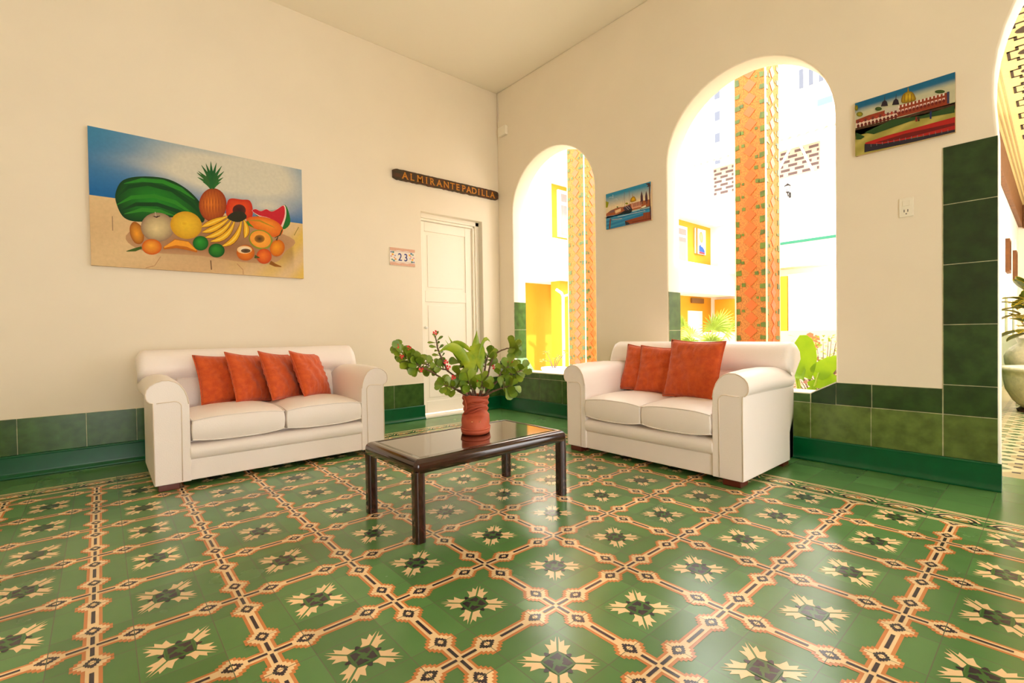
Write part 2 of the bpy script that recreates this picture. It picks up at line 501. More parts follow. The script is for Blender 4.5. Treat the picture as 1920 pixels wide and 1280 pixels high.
# right wall: local x = -world y, local y = z ; plane x = XB, grows to +x
MBW = Matrix(((0, 0, 1, XB), (-1, 0, 0, 0), (0, 1, 0, 0), (0, 0, 0, 1)))
def arch(yl, yr, spring, sill_l, sill, sill_r, top=None, n=28):
    r = (yl - yr) / 2; c = -(yl + yr) / 2
    ry = (top - spring) / r if top else 1
    pts = [(c + r * math.cos(math.radians(a)), spring + ry * r * math.sin(math.radians(a))) for a in np.linspace(0, 180, n)]
    return pts
a1 = arch(2.884, 1.603, 2.42, 0, 0, 0, top=3.035)
h1 = a1 + [(-2.884, .637), (-2.749, .485), (-1.75, .485), (-1.603, .637)]
a2 = arch(0.774, -0.512, 2.42, 0, 0, 0, top=3.05)
h2 = a2 + [(-0.774, .60), (-0.64, .48), (.358, .48), (.512, .567)]
outer = [(-YA, 0), (1.305, 0), (1.305, 1.0), (1.300, 2.02), (1.285, 2.25)]
outer += [(2.47 - 1.185 * math.cos(math.radians(a)), 2.30 + 1.17 * math.sin(math.radians(a))) for a in np.linspace(4, 180, 30)]
outer += [(3.655, 0), (4.2, 0), (4.2, ZC), (-YA, ZC)]
wall_right = struct(wall_shape('wall_right', outer, [h1, h2], 0.20, MBW, M_wall, bev=0.012))
# left wall with the door opening: local x = world x, local y = z, grows to +y
MAW = Matrix(((1, 0, 0, 0), (0, 0, 1, YA), (0, 1, 0, 0), (0, 0, 0, 1)))
DX0, DX1, DZ = 1.578, 2.437, 2.335
outer = [(-3.6, 0), (DX0, 0), (DX0, DZ), (DX1, DZ), (DX1, 0), (XB + .2, 0), (XB + .2, ZC), (-3.6, ZC)]
wall_left = struct(wall_shape('wall_left', outer, [], 0.25, MAW, M_wall, bev=0.008))
# rear walls, out of frame: one has an assumed opening, sized for the daylight it lets in
w = MB(); w.box(-3.8, -3.6, -4.4, YA + .25, 0, ZC); struct(w.build('wall_west', M_wall))
MSW = Matrix(((1, 0, 0, 0), (0, 0, -1, -4.2), (0, 1, 0, 0), (0, 0, 0, 1)))
outer = [(-3.6, 0), (-2.0, 0), (-2.0, 2.5), (.4, 2.5), (.4, 0), (2.9, 0), (2.9, ZC), (-3.6, ZC)]
struct(wall_shape('wall_south', outer, [], 0.2, MSW, M_wall))
w = MB(); w.box(-3.8, XB + .2, -4.4, YA + .25, ZC, ZC + .12); struct(w.build('ceiling', M_ceil))

# ---- corridor beyond the right-hand arch
YC = -0.93
MCW = Matrix(((1, 0, 0, 0), (0, 0, 1, YC), (0, 1, 0, 0), (0, 0, 0, 1)))
holes = []
for c in (4.6, 6.25, 7.9, 9.55, 11.55, 13.3):
    hw = .56
    holes.append([(c + hw * math.cos(math.radians(a)), 2.15 + .62 * math.sin(math.radians(a))) for a in np.linspace(0, 180, 20)] + [(c - hw, .8), (c + hw, .8)])
outer = [(2.905, 0), (14.2, 0), (14.2, 3.6), (2.905, 3.6)]
struct(wall_shape('wall_arcade', outer, holes, 0.18, MCW, M_wall))
MKW = Matrix(((1, 0, 0, 0), (0, 0, -1, -4.2), (0, 1, 0, 0), (0, 0, 0, 1)))
outer = [(2.9, 0), (3.4, 0), (3.4, 3.1), (12.5, 3.1), (12.5, 0), (14.4, 0), (14.4, 3.6), (2.9, 3.6)]  # unseen wide gap added so skylight brightens the corridor
struct(wall_shape('wall_corridor', outer, [], .2, MKW, M_wall))
w = MB(); w.box(14.2, 14.4, -4.2, YC + .18, 0, 3.6); struct(w.build('wall_end', M_wall))
# patterned stencilled ceiling with dark ovals
cc = MB(); cb = lin((226, 200, 134)); bk = lin((60, 38, 12))
cc.box(2.905, 14.3, -4.3, YC + .18, 3.60, 3.70, cb)
zc = 3.598
for ix in range(0, 22):
    for iy in range(0, 4):
        cx = 3.12 + ix * .505; cy = -1.52 - iy * .76
        if cx > 14: continue
        cc.poly([(cx + .115 * math.cos(t), cy + .26 * math.sin(t), zc - 2 * dz) for t in np.linspace(0, 2 * PI, 20, endpoint=False)], bk)
        o = [(.10, .32), (.10, .26), (.17, .26), (.17, -.26), (.10, -.26), (.10, -.32), (-.10, -.32), (-.10, -.26), (-.17, -.26), (-.17, .26), (-.10, .26), (-.10, .32)]
        for k in range(len(o)):
            a = o[k]; b = o[(k + 1) % len(o)]
            xa, xb = sorted((a[0], b[0])); ya, yb = sorted((a[1], b[1]))
            cc.box(cx + xa - .011, cx + xb + .011, cy + ya - .011, cy + yb + .011, zc - .002, zc, bk)
        cc.box(cx + .25, cx + .262, cy - .2, cy + .2, zc - .001, zc, lin((176, 150, 96)))
for yy in (-1.04, -1.08, -1.12):
    cc.box(2.91, 14.2, yy - .008, yy + .008, zc - .002, zc, lin((184, 158, 104)))
struct(cc.build('ceiling', pigment_mat('stencilled_ceiling', 0.7, 0.05, 20), fixn=False))
b = MB(); b.box(7.4, 14.2, YC - .07, YC - .002, 3.14, 3.598); b.box(14.08, 14.198, -4.2, YC - .07, 3.10, 3.598)
struct(b.build('trim_1', M_beam, bevel=.01))
# painted dado of the corridor arcade, yellow over green
b = MB()
cols = [3.4, 5.35, 7.05, 8.75, 10.55, 12.45]
for k, c in enumerate(cols):
    hw = .26
    b.box(c - hw, c + hw, YC - .006, YC - .001, .80, 1.45, lin((86, 120, 60)))
b.box(2.91, 14.19, YC - .008, YC - .001, 0, .8, lin((70, 104, 50)))
struct(b.build('trim_2', M_tile))

# ================================================================== WALL TILES
G_olive = lin((92, 112, 52)); G_mid = lin((60, 92, 38)); G_dark = lin((36, 62, 26)); G_deep = lin((46, 74, 32)); G_lite = lin((96, 134, 80))
tr = random.Random(4)
def tiles_right(mb, rects, x=XB):
    for (yl, yr, z0, z1, c) in rects:      # yl > yr
        g = .0022; k = 1 + tr.uniform(-.14, .14)
        mb.box(x - .008, x + .004, yr + g, yl - g, z0 + g, z1 - g, tuple(v * k for v in c))
tb = MB()
# grout bed
GB = lin((190, 188, 150))
tb.box(XB - .005, XB + .003, -1.302, -1.066, .15, 2.02, GB)
tb.box(XB - .005, XB + .003, -1.066, -.512, .15, .568, GB)
tb.box(XB - .005, XB + .003, -.512, 2.80, .15, .48, GB)
tb.box(XB - .005, XB + .003, 2.88, YA, .15, .60, GB)
R = []
zs = [.155, .413, .593, .955, 1.316, 1.676, 2.022]
for k in range(6):
    R.append((-1.068, -1.302, zs[k], zs[k + 1], (G_olive, G_deep, G_deep, G_dark, G_dark, G_dark)[k]))
ys = [YA, 2.80, 2.44, 2.085, 1.73, 1.375, 1.02, .665, .31, -.001, -.355, -.711, -1.066]
for k in range(len(ys) - 1):
    R.append((ys[k], ys[k + 1], .155, .413, G_olive if k > 8 else G_mid))
for (a, b_, c) in ((-.512, -.715, G_dark), (-.715, -1.066, G_deep)):
    R.append((a, b_, .413, .568, c))
yy = -.355
for k in range(len(ys) - 4):
    a, b_ = ys[k + 1], ys[k + 2]
    R.append((a, b_, .413, .478, G_mid))
R.append((YA, 2.885, .413, .60, G_deep))
tiles_right(tb, R)
# chamfer pieces beside the sills
def prism_face(mb, pts, col, x=XB):
    M = Matrix(((0, 0, 1, x), (-1, 0, 0, 0), (0, 1, 0, 0), (0, 0, 0, 1)))
    mb.prism([(-p[0], p[1]) for p in pts], -.008, .003, M, col)
prism_face(tb, [(2.885, .413), (2.885, .63), (2.80, .54), (2.80, .413)], G_deep)
prism_face(tb, [(-.36, .413), (-.36, .478), (-.510, .563), (-.510, .413)], G_dark)
# tiled reveals (left jambs, up to eye level) and sills
for (yj, z0) in ((2.884, .64), (.774, .60)):
    zz = [z0, .993, 1.335] if yj > 2 else [z0, .95, 1.30]
    for k in range(2):
        tb.box(XB + .004, XB + .196, yj - .008, yj + .002, zz[k] + .002, zz[k + 1] - .002, G_mid)
    tb.box(XB + .002, XB + .198, yj - .006, yj + .001, zz[0], zz[2], GB)
# pillar end jamb kept cream; slanted green glazed slabs at the sill corners
M2 = Matrix(((0, 0, 1, XB), (-1, 0, 0, 0), (0, 1, 0, 0), (0, 0, 0, 1)))
tb.prism([(-2.884, .645), (-2.749, .493), (-2.749, .483), (-2.884, .634)], .03, .20, M2, G_lite)
struct(tb.build('trim_3', M_tile, bevel=.0015, bseg=1))
# pale sill slabs
sl = MB()
sl.box(XB - .006, XB + .20, 1.62, 2.75, .478, .487); sl.box(XB - .006, XB + .20, -.36, .64, .474, .483)
sl.prism([(-2.888, .648), (-2.748, .489), (-2.748, .483), (-2.888, .64)], -.007, .03, M2)
sl.prism([(.358, .486), (.512, .573), (.512, .566), (.358, .479)], -.004, .2, M2)
struct(sl.build('trim_4', mat('pale_sill', (236, 232, 214), 0.4)))
# left wall dado
tl = MB(); tl.box(-3.6, DX0 - .002, YA - .005, YA + .003, .15, .404, GB); tl.box(DX1 + .002, XB, YA - .005, YA + .003, .15, .404, GB)
xs = [-3.6, -3.38, -3.03, -2.675, -2.32, -1.965, -1.61, -1.255, -.965, -.61, -.255, .10, .50, .855, 1.21, 1.576]
for a, b_ in list(zip(xs, xs[1:])) + [(DX1 + .003, XB)]:
    k = 1 + tr.uniform(-.12, .12)
    tl.box(a + .0022, b_ - .0022, YA - .008, YA, .155, .403, tuple(v * k for v in G_mid))
struct(tl.build('trim_5', M_tile, bevel=.0015, bseg=1))
# emerald skirting with a rounded foot, mitred profile (a = out from wall, z)
prof = [(0, 0), (.034, 0), (.034, .012), (.022, .024), (.017, .04), (.015, .14), (.018, .150), (.012, .158), (0, .158)]
def skirting(name, segs):
    mb = MB()
    for (p0, p1, n) in segs:
        v = []; N = len(prof)
        for P in (p0, p1):
            for a, z in prof: v.append((P[0] + n[0] * a, P[1] + n[1] * a, z))
        f = [(i, (i + 1) % N, (i + 1) % N + N, i + N) for i in range(N)] + [tuple(range(N)), tuple(range(2 * N - 1, N - 1, -1))]
        mb.add(v, f)
    return struct(mb.build(name, M_base, bevel=.003))
skirting('baseboard_left', [((-3.6, YA - .008, 0), (DX0, YA - .008, 0), (0, -1)), ((DX1, YA - .008, 0), (XB - .02, YA - .008, 0), (0, -1))])
skirting('baseboard_right', [((XB - .008, YA, 0), (XB - .008, -1.318, 0), (-1, 0))])

# ================================================================== DOOR 23
dr = empty('door_1', ((DX0 + DX1) / 2, YA + .12, 0)); dr['kind'] = 'structure'
def local(mb, o): 
    for k, p in enumerate(mb.v): mb.v[k] = p - Vector(o.location)
    return mb
mb = MB()
fy0, fy1 = YA + .075, YA + .20
mb.box(DX0 - .03, DX0 + .045, fy0, fy1 + .04, 0, DZ); mb.box(DX1 - .05, DX1 + .03, fy0, fy1 + .04, 0, DZ); mb.box(DX0 - .03, DX1 + .03, fy0, fy1 + .04, DZ - .05, DZ + .03)
mb.box(DX1 - .075, DX1 - .05, fy0 + .02, fy1, 0, DZ - .05); mb.box(DX0 + .05, DX1 - .05, fy0 + .02, fy1, DZ - .075, DZ - .05)
local(mb, dr).build('door_frame', M_door, dr, bevel=.004)
mb = MB()
lx0, lx1, lz1 = DX0 + .047, DX1 - .078, DZ - .078
ly = YA + .125
mb.box(lx0, lx1, ly + .012, ly + .04, .03, lz1)
st = .085
mb.box(lx0, lx0 + st - .02, ly, ly + .012, .03, lz1); mb.box(lx1 - st - .01, lx1, ly, ly + .012, .03, lz1)
for z0, z1 in ((.03, .17), (.62, .78), (1.33, 1.46), (lz1 - .11, lz1)):
    mb.box(lx0 + st - .02, lx1 - st - .01, ly, ly + .012, z0, z1)
for z0, z1 in ((.17, .62), (.78, 1.33), (1.46, lz1 - .11)):
    x0, x1 = lx0 + st + .02, lx1 - st - .05
    mb.box(x0, x1, ly + .005, ly + .013, z0 + .04, z1 - .04)
local(mb, dr).build('door_leaf', M_door, dr, bevel=.004)
mb = MB(); mb.tube([(lx0 + .05, ly - .03, 1.03), (lx0 + .05, ly + .01, 1.03)], [.018, .008]); mb.lathe([(0, 0), (.02, .005), (.022, .015), (.012, .03)], 16, (lx0 + .05, ly - .03, 1.015))
local(mb, dr).build('door_handle', M_metalw, dr, smooth=True)
s_ = MB(); s_.box(DX0, DX1, YA - .03, YA + .2, 0, .022); struct(s_.build('trim_6', M_door, bevel=.004))

# ================================================================== SOFAS
def puffy(mb, W, D, H, loc, dome=.25, n=10, sq=.04, bulge=.02):
    """boxed cushion: domed top and bottom, welted edges"""
    def P(u, v, w):
        x = u * W / 2 * (1 - sq * (1 - abs(w)) * 0 - .012 * (v * v)) ; y = v * D / 2 * (1 - .012 * u * u)
        x += bulge * (1 - w * w) * (1 if u > 0 else -1) * (abs(u) ** 6) * (1 - v * v * .6)
        y += bulge * (1 - w * w) * (1 if v > 0 else -1) * (abs(v) ** 6) * (1 - u * u * .6)
        z = w * H / 2
        e = (1 - abs(u) ** 2.6) * (1 - abs(v) ** 2.6)
        z += (w > 0) * w * H * dome * e ** .7
        z += (w < 0) * w * H * .12 * e
        z -= .018 * (abs(u) ** 3 * abs(v) ** 3) * w
        return Vector((x, y, z)) + Vector(loc)
    g = [(-1 + 2 * i / n) for i in range(n + 1)]
    for w in (-1, 1):
        v = [P(a, b, w) for a in g for b in g]
        mb.add(v, [(i * (n + 1) + j, (i + 1) * (n + 1) + j, (i + 1) * (n + 1) + j + 1, i * (n + 1) + j + 1) for i in range(n) for j in range(n)])
    wz = [-1 + 2 * i / 4 for i in range(5)]
    for s in (-1, 1):
        v = [P(a, s, w) for a in g for w in wz]
        mb.add(v, [(i * 5 + j, (i + 1) * 5 + j, (i + 1) * 5 + j + 1, i * 5 + j + 1) for i in range(n) for j in range(4)])
        v = [P(s, a, w) for a in g for w in wz]
        mb.add(v, [(i * 5 + j, (i + 1) * 5 + j, (i + 1) * 5 + j + 1, i * 5 + j + 1) for i in range(n) for j in range(4)])
    def edge(w): 
        e = [P(a, -1, w) for a in g] + [P(1, a, w) for a in g[1:]] + [P(-a, 1, w) for a in g[1:]] + [P(-1, -a, w) for a in g[1:]]
        return e
    return edge

def make_sofa(W, D, loc, rz, label, group):
    """local frame: x to the sitter's left as seen from the front, front face at y=0, back at +y"""
    s = empty('sofa', loc, rz, label, 'sofa', group)
    aw = .19; hw = W / 2; z0 = .04
    # base with front panel
    mb = MB(); mb.box(-hw + aw - .01, hw - aw + .01, .012, D - .10, z0, .175)
    mb.build('base', M_leather, s, bevel=.006)
    # padded front border roll
    mb = MB()
    sec = [(.03, .17), (.010, .172), (-.004, .19), (-.010, .215), (-.006, .24), (.008, .258), (.03, .268), (.12, .27), (.12, .17)]
    N = len(sec); v = []
    for x in (-hw + aw - .005, hw - aw + .005):
        v += [(x, y, z) for y, z in sec]
    mb.add(v, [(i, (i + 1) % N, (i + 1) % N + N, i + N) for i in range(N)] + [tuple(range(N)), tuple(range(2 * N - 1, N - 1, -1))])
    mb.build('front_border', M_leather, s, smooth=True, bevel=.004, angle=60)
    # seat deck
    mb = MB(); mb.box(-hw + aw - .01, hw - aw + .01, .10, D - .18, .175, .275)
    mb.build('seat_deck', M_leather, s)
    # rolled arms
    for sg in (-1, 1):
        lip = [(0, .550), (.014, .553), (.028, .566), (.035, .586), (.036, .608), (.030, .634), (.013, .657), (-.014, .675), (-.048, .686), (-.083, .686), (-.114, .675), (-.142, .652), (-.164, .618), (-.179, .575), (-.187, .53)]
        arc = [(hw + a, z) for a, z in lip]
        sec = [(hw, z0), (hw, .49)] + arc + [(hw - aw, .45), (hw - aw, .30), (hw - aw, z0)]
        N = len(sec)
        mb = MB(); v = []; f = []
        ysl = [0.0, 0.006, .03, .2, .4, D - .24, D - .12, D - .10]
        scl = [.975, .992, 1, 1, 1, 1, 1, 1]
        mid = (hw - aw / 2, .36)
        for yv, sc in zip(ysl, scl):
            for (x, z) in sec:
                xx = mid[0] + (x - mid[0]) * sc; zz = z if z <= .05 else mid[1] + (z - mid[1]) * sc
                if z > .55: zz += .012 * math.sin(PI * min(1, yv / (D - .2)))
                v.append((sg * xx, yv, zz))
        for k in range(len(ysl) - 1):
            for i in range(N): f.append((k * N + i, k * N + (i + 1) % N, (k + 1) * N + (i + 1) % N, (k + 1) * N + i))
        mb.add(v, f)
        for k in (0, len(ysl) - 1):
            tris = tessellate_polygon([[Vector((p[0], p[2], 0)) for p in v[k * N:(k + 1) * N]]])
            mb.add(v[k * N:(k + 1) * N], [tuple(t) for t in tris])
        arm = mb.build('arm', M_leather, s, bevel=.006, angle=35, weld=True)
        # welt that outlines the front of the arm
        mb = MB()
        pt = [(sg * (hw - .003), .0, z0 + .01), (sg * (hw - .003), .0, .49)]
        pt = pt + [(sg * (hw + (a + .078) * .97 - .078), .0, .36 + (z - .36) * .985) for a, z in lip]
        mb.tube(pt, .0035, 6)
        pt = [(sg * (hw - .142), -.001, z0 + .01), (sg * (hw - .145), -.001, .49)] + [(sg * (hw - .105 + .04 * math.cos(math.radians(a))), -.001, .515 + .035 * math.sin(math.radians(a))) for a in range(180, 60, -15)] + [(sg * (hw - .02), -.001, .545)]
        mb.tube(pt, .003, 6)
        mb.build('arm_piping', M_pipe, arm, smooth=True)
    # backrest: leaning slab with bulging head roll, a seam and a lower panel
    def slab(sec, x0, x1, nx, cap=.05, name='backrest', mt=M_leather, z_top=.86):
        mb = MB(); N = len(sec); v = []; f = []
        xs = []
        for k in range(nx + 1):
            t = -1 + 2 * k / nx
            xs.append(t)
        for t in xs:
            x = x0 + (x1 - x0) * (t + 1) / 2
            d = (1 - abs(t)) * (x1 - x0) / 2
            e = 1 if d >= cap else math.sqrt(max(0, 1 - (1 - d / cap) ** 2))
            for (y, z) in sec:
                zc_, yc = .60, D - .12
                if z < .64: x = max(-hw + .004, min(hw - .004, x))
                else: x = x0 + (x1 - x0) * (t + 1) / 2
                zz = z if z < .55 else z - (1 - e) * .045 * min(1, (z - .55) / .2)
                v.append((x, yc + (y - yc) * (.86 + .14 * e), zz))
        for k in range(nx):
            for i in range(N): f.append((k * N + i, k * N + (i + 1) % N, (k + 1) * N + (i + 1) % N, (k + 1) * N + i))
        mb.add(v, f)
        for k in (0, nx):
            tris = tessellate_polygon([[Vector((p[1], p[2], 0)) for p in v[k * N:(k + 1) * N]]])
            mb.add(v[k * N:(k + 1) * N], [tuple(t) for t in tris])
        return mb.build(name, mt, s, smooth=True, weld=True)
    yb = D - .20
    sec = [(yb + .015, .655), (yb - .035, .69), (yb - .035, .74), (yb - .012, .80), (yb + .02, .838), (yb + .075, .858), (yb + .14, .855), (yb + .19, .83), (yb + .205, .78), (yb + .19, .60), (D - .03, .05), (D - .16, .05), (D - .16, .4), (yb + .04, .62)]
    # head part spans the whole width
    nxs = 24
    xs_ = None
    slab(sec, -hw - .04, hw + .04, 60, cap=.045)
    mb = MB()
    sec = [(yb - .03, .28), (yb - .052, .34), (yb - .055, .46), (yb - .035, .58), (yb - .008, .64), (yb + .03, .652), (yb + .06, .28)]
    N = len(sec); v = []
    for x in (-hw + aw - .005, hw - aw + .005): v += [(x, y, z) for y, z in sec]
    mb.add(v, [(i, (i + 1) % N, (i + 1) % N + N, i + N) for i in range(N)] + [tuple(range(N)), tuple(range(2 * N - 1, N - 1, -1))])
    mb.build('back_panel', M_leather, s, bevel=.01)
    # seat cushions
    cw = (W - 2 * aw) / 2
    cd = D - .27
    for sg in (-1, 1):
        mb = MB()
        edge = puffy(mb, cw - .012, cd, .155, (sg * cw / 2, -.012 + cd / 2, .358), dome=.24, bulge=.014)
        cu = mb.build('seat_cushion', M_leather, s, smooth=True, weld=True, bevel=.008, angle=50)
        mb = MB()
        for w_ in (-1, 1):
            e = edge(w_); mb.tube(e, .0042, 6, cap=False)
        mb.build('cushion_piping', M_leather, cu, smooth=True)
    # feet
    for sx in (-1, 1):
        for yv in (.03, D - .15):
            mb = MB()
            x0 = sx * (hw - .02); x1 = sx * (hw - .13)
            a, b_ = min(x0, x1), max(x0, x1)
            mb.box(a, b_, yv - .018, yv + .08, 0, .042)
            mb.build('leg', M_foot, s, bevel=.004)
    return s
WA, DA = 1.50, .86
sofaA = make_sofa(WA, DA, (-.185, 2.06, 0), 0.0, 'white two-seat sofa against the wall with the fruit painting', 'white two-seat sofas')
WB, DB = 1.39, .84
sofaB = make_sofa(WB, DB, (1.68, .382, 0), -PI / 2, 'white two-seat sofa under the arched openings, beside the tall green tiles', 'white two-seat sofas')

# ---- throw pillows
def pillow_mesh(seed, S=.40, Tk=.13):
    rr = random.Random(seed)
    mb = MB(); n = 22
    ph = [rr.uniform(0, 6.28) for _ in range(6)]
    def P(u, v, w):
        pin = .075
        x = u * S / 2 * (1 - pin * (1 - v * v)) ; y = v * S / 2 * (1 - pin * (1 - u * u))
        e = max(0, (1 - abs(u) ** 2.4) * (1 - abs(v) ** 2.4))
        t = Tk / 2 * e ** .48
        # creases running in from the corners and seams
        wr = .006 * math.sin(9 * u + 5 * v + ph[0]) * e + .005 * math.sin(13 * v - 4 * u + ph[1]) * e
        ed = (1 - e) * e * 4
        wr += .006 * ed * math.sin(26 * u + ph[2]) * (abs(v) > abs(u)) + .006 * ed * math.sin(24 * v + ph[3]) * (abs(u) >= abs(v))
        return (x, y, w * (t + wr * (t > .004)))
    g = [(-1 + 2 * i / n) for i in range(n + 1)]
    for w in (-1, 1):
        mb.add([P(a, b, w) for a in g for b in g], [(i * (n + 1) + j, (i + 1) * (n + 1) + j, (i + 1) * (n + 1) + j + 1, i * (n + 1) + j + 1) for i in range(n) for j in range(n)])
    e = [P(a, -1, 0) for a in g] + [P(1, a, 0) for a in g[1:]] + [P(-a, 1, 0) for a in g[1:]] + [P(-1, -a, 0) for a in g[1:]]
    return mb, e
def pillow(seed, c, xdir, updir, S, Tk, label, group):
    """c centre, xdir = along the width, updir = up along the face"""
    mb, e = pillow_mesh(seed, S, Tk)
    X = Vector(xdir).normalized(); Y = Vector(updir); Y = (Y - X * Y.dot(X)).normalized(); Z = X.cross(Y)
    root = bpy.data.objects.new('throw_pillow', None)
    o = mb.build('throw_pillow', M_velvet, None, smooth=True, weld=True)
    bpy.data.objects.remove(root)
    o.matrix_world = Matrix(((X.x, Y.x, Z.x, c[0]), (X.y, Y.y, Z.y, c[1]), (X.z, Y.z, Z.z, c[2]), (0, 0, 0, 1)))
    p2 = MB(); p2.tube(e, .004, 6, cap=False)
    p2.build('seam', M_velvet, o, smooth=True)
    tag(o, label, 'cushion', group)
    return o
gA = 'rust cushions on the sofa below the fruit painting'
sA = .375
def lean(face, rollv, tilt):
    pass
# the four on the left sofa: each leans back and tips to the left, overlapping like dominoes
def pil_wall(seed, cx, cy, cz, roll, yaw, tilt, S, Tk, label, group, base):
    """base: (right vector, back vector) of the seat it stands on"""
    Rv, Bv = Vector(base[0]), Vector(base[1]); Uv = Vector((0, 0, 1))
    q = Matrix.Rotation(yaw, 3, 'Z')
    Rv = q @ Rv; Bv = q @ Bv
    up = (Uv * math.cos(tilt) + Bv * math.sin(tilt))
    X = Rv * math.cos(roll) + up * math.sin(roll)
    Y = -Rv * math.sin(roll) + up * math.cos(roll)
    return pillow(seed, (cx, cy, cz), X, Y, S, Tk, label, group)
bA = ((1, 0, 0), (0, 1, 0))
def pil_corner(seed, bl, yaw, tilt, roll, S, Tk, label, group, base):
    """stands on its lower left corner bl, leaning back along its own normal"""
    Rv, Bv = Vector(base[0]), Vector(base[1]); q = Matrix.Rotation(yaw, 3, 'Z'); Rv = q @ Rv; Bv = q @ Bv
    up = Vector((0, 0, 1)) * math.cos(tilt) + Bv * math.sin(tilt)
    X = Rv * math.cos(roll) + up * math.sin(roll); Y = -Rv * math.sin(roll) + up * math.cos(roll)
    c = Vector(bl) + X * S / 2 + Y * S / 2
    return pillow(seed, c, X, Y, S, Tk, label, group)
pil_corner(1, (-.628, 2.47, .462), .34, .40, -.05, .385, .115, 'rust orange cushion at the left end of the row of four, facing almost straight out', gA, bA)
pil_corner(2, (-.425, 2.385, .468), .66, .36, -.12, .395, .115, 'rust orange cushion second from left in the row of four', gA, bA)
pil_corner(3, (-.195, 2.345, .466), .72, .38, -.12, .40, .115, 'rust orange cushion third from left in the row of four', gA, bA)
pil_corner(4, (.035, 2.34, .468), .74, .40, -.12, .395, .125, 'rust orange cushion at the right end of the row of four, uncovered', gA, bA)
gB = 'rust cushions on the sofa below the arches'
bB = ((0, -1, 0), (1, 0, 0))
pil_wall(5, 2.20, .70, .635, -.10, .12, .26, .385, .12, 'rust orange cushion furthest left on the sofa below the arches', gB, bB)
pil_wall(6, 2.16, .53, .635, -.05, .12, .24, .385, .12, 'rust orange cushion between its two neighbours on the arch-side sofa', gB, bB)
pil_wall(7, 2.06, .20, .662, -.03, -.08, .24, .435, .13, 'large rust orange cushion in front, facing the room on the arch-side sofa', gB, bB)

# ================================================================== COFFEE TABLE
tbx0, tbx1, tby0, tby1, TH = -.117, .872, .342, .890, .377
t = empty('coffee_table', ((tbx0 + tbx1) / 2, (tby0 + tby1) / 2, 0), 0, 'low dark lacquered coffee table with rounded corners in the middle of the floor', 'table')
hx, hy = (tbx1 - tbx0) / 2, (tby1 - tby0) / 2
mb = MB()
fw = .055
for (a, b_, c, d) in ((-hx, hx, -hy, -hy + fw), (-hx, hx, hy - fw, hy), (-hx, -hx + fw, -hy + fw, hy - fw), (hx - fw, hx, -hy + fw, hy - fw)):
    mb.box(a, b_, c, d, TH - .062, TH - .002)
# ring with rounded outer edge
mb2 = MB()
def rrect(hx, hy, r, n=6):
    P = []
    for cx, cy, a0 in ((hx - r, hy - r, 0), (-hx + r, hy - r, 90), (-hx + r, -hy + r, 180), (hx - r, -hy + r, 270)):
        P += [(cx + r * math.cos(math.radians(a0 + 90 * k / n)), cy + r * math.sin(math.radians(a0 + 90 * k / n))) for k in range(n + 1)]
    return P
rings = []
for k in range(7):
    a = PI / 2 * k / 6
    rings.append((.030 * (1 - math.cos(a)), TH - .002 - .030 * (1 - math.sin(a))))
prof_r = [(0, TH - .062)] + rings + [(fw, TH - .002), (fw, TH - .062)]
N = None; V = []
for (ins, z) in prof_r:
    P = rrect(hx - ins, hy - ins, max(.022 - ins * .5, .004)); N = len(P)
    V += [(x, y, z) for x, y in P]
F = [(i * N + k, i * N + (k + 1) % N, ((i + 1) % len(prof_r)) * N + (k + 1) % N, ((i + 1) % len(prof_r)) * N + k) for i in range(len(prof_r)) for k in range(N)]
mb2.add(V, F); mb2.build('rim', M_wood, t, smooth=True)
mb = MB(); mb.box(-hx + fw + .002, hx - fw - .002, -hy + fw + .002, hy - fw - .002, TH - .03, TH - .0025)
mb.build('table_top', M_wood2, t, bevel=.0012, bseg=1)
for sx in (-1, 1):
    for sy in (-1, 1):
        mb = MB(); lw = .052
        P = rrect(lw / 2, lw / 2, .014, 4)
        mb.prism([(x + sx * (hx - lw / 2 - .0005), y + sy * (hy - lw / 2 - .0005)) for x, y in P], 0, TH - .055)
        mb.build('leg', M_wood, t, bevel=.002, angle=60)

# ================================================================== BOOT PLANTER
# local frame: +y back (away from the camera side), toe towards -y
bang = math.atan2(-.655, .756)        # rotates local -y to the viewer side
TOE = Vector((.385, .585, TH))
bpos = TOE + Vector((.655, .756, 0)) * .125
pot = empty('potted_plant', (bpos.x, bpos.y, TH), bang, 'green flowering plant in a terracotta boot-shaped pot on the coffee table', 'plant')
rings = [  # z, front y, back y, half width, squareness
    (0.0, -.112, .10, .074, 2.4), (.004, -.120, .105, .080, 2.4), (.022, -.128, .108, .084, 2.4), (.026, -.120, .102, .079, 2.4),
    (.036, -.119, .100, .078, 2.3), (.055, -.118, .098, .080, 2.3), (.075, -.112, .096, .081, 2.2), (.092, -.098, .094, .078, 2.2), (.105, -.078, .092, .073, 2.2),
    (.118, -.060, .09, .069, 2.2), (.132, -.052, .089, .070, 2.3), (.146, -.053, .088, .071, 2.3), (.160, -.057, .088, .073, 2.3), (.176, -.060, .089, .074, 2.3), (.192, -.064, .09, .075, 2.3), (.205, -.066, .092, .077, 2.4), (.212, -.064, .09, .076, 2.4)]
inner = [(.210, -.054, .08, .066, 2.4), (.18, -.05, .078, .063, 2.3)]
mb = MB(); V = []; seg = 48
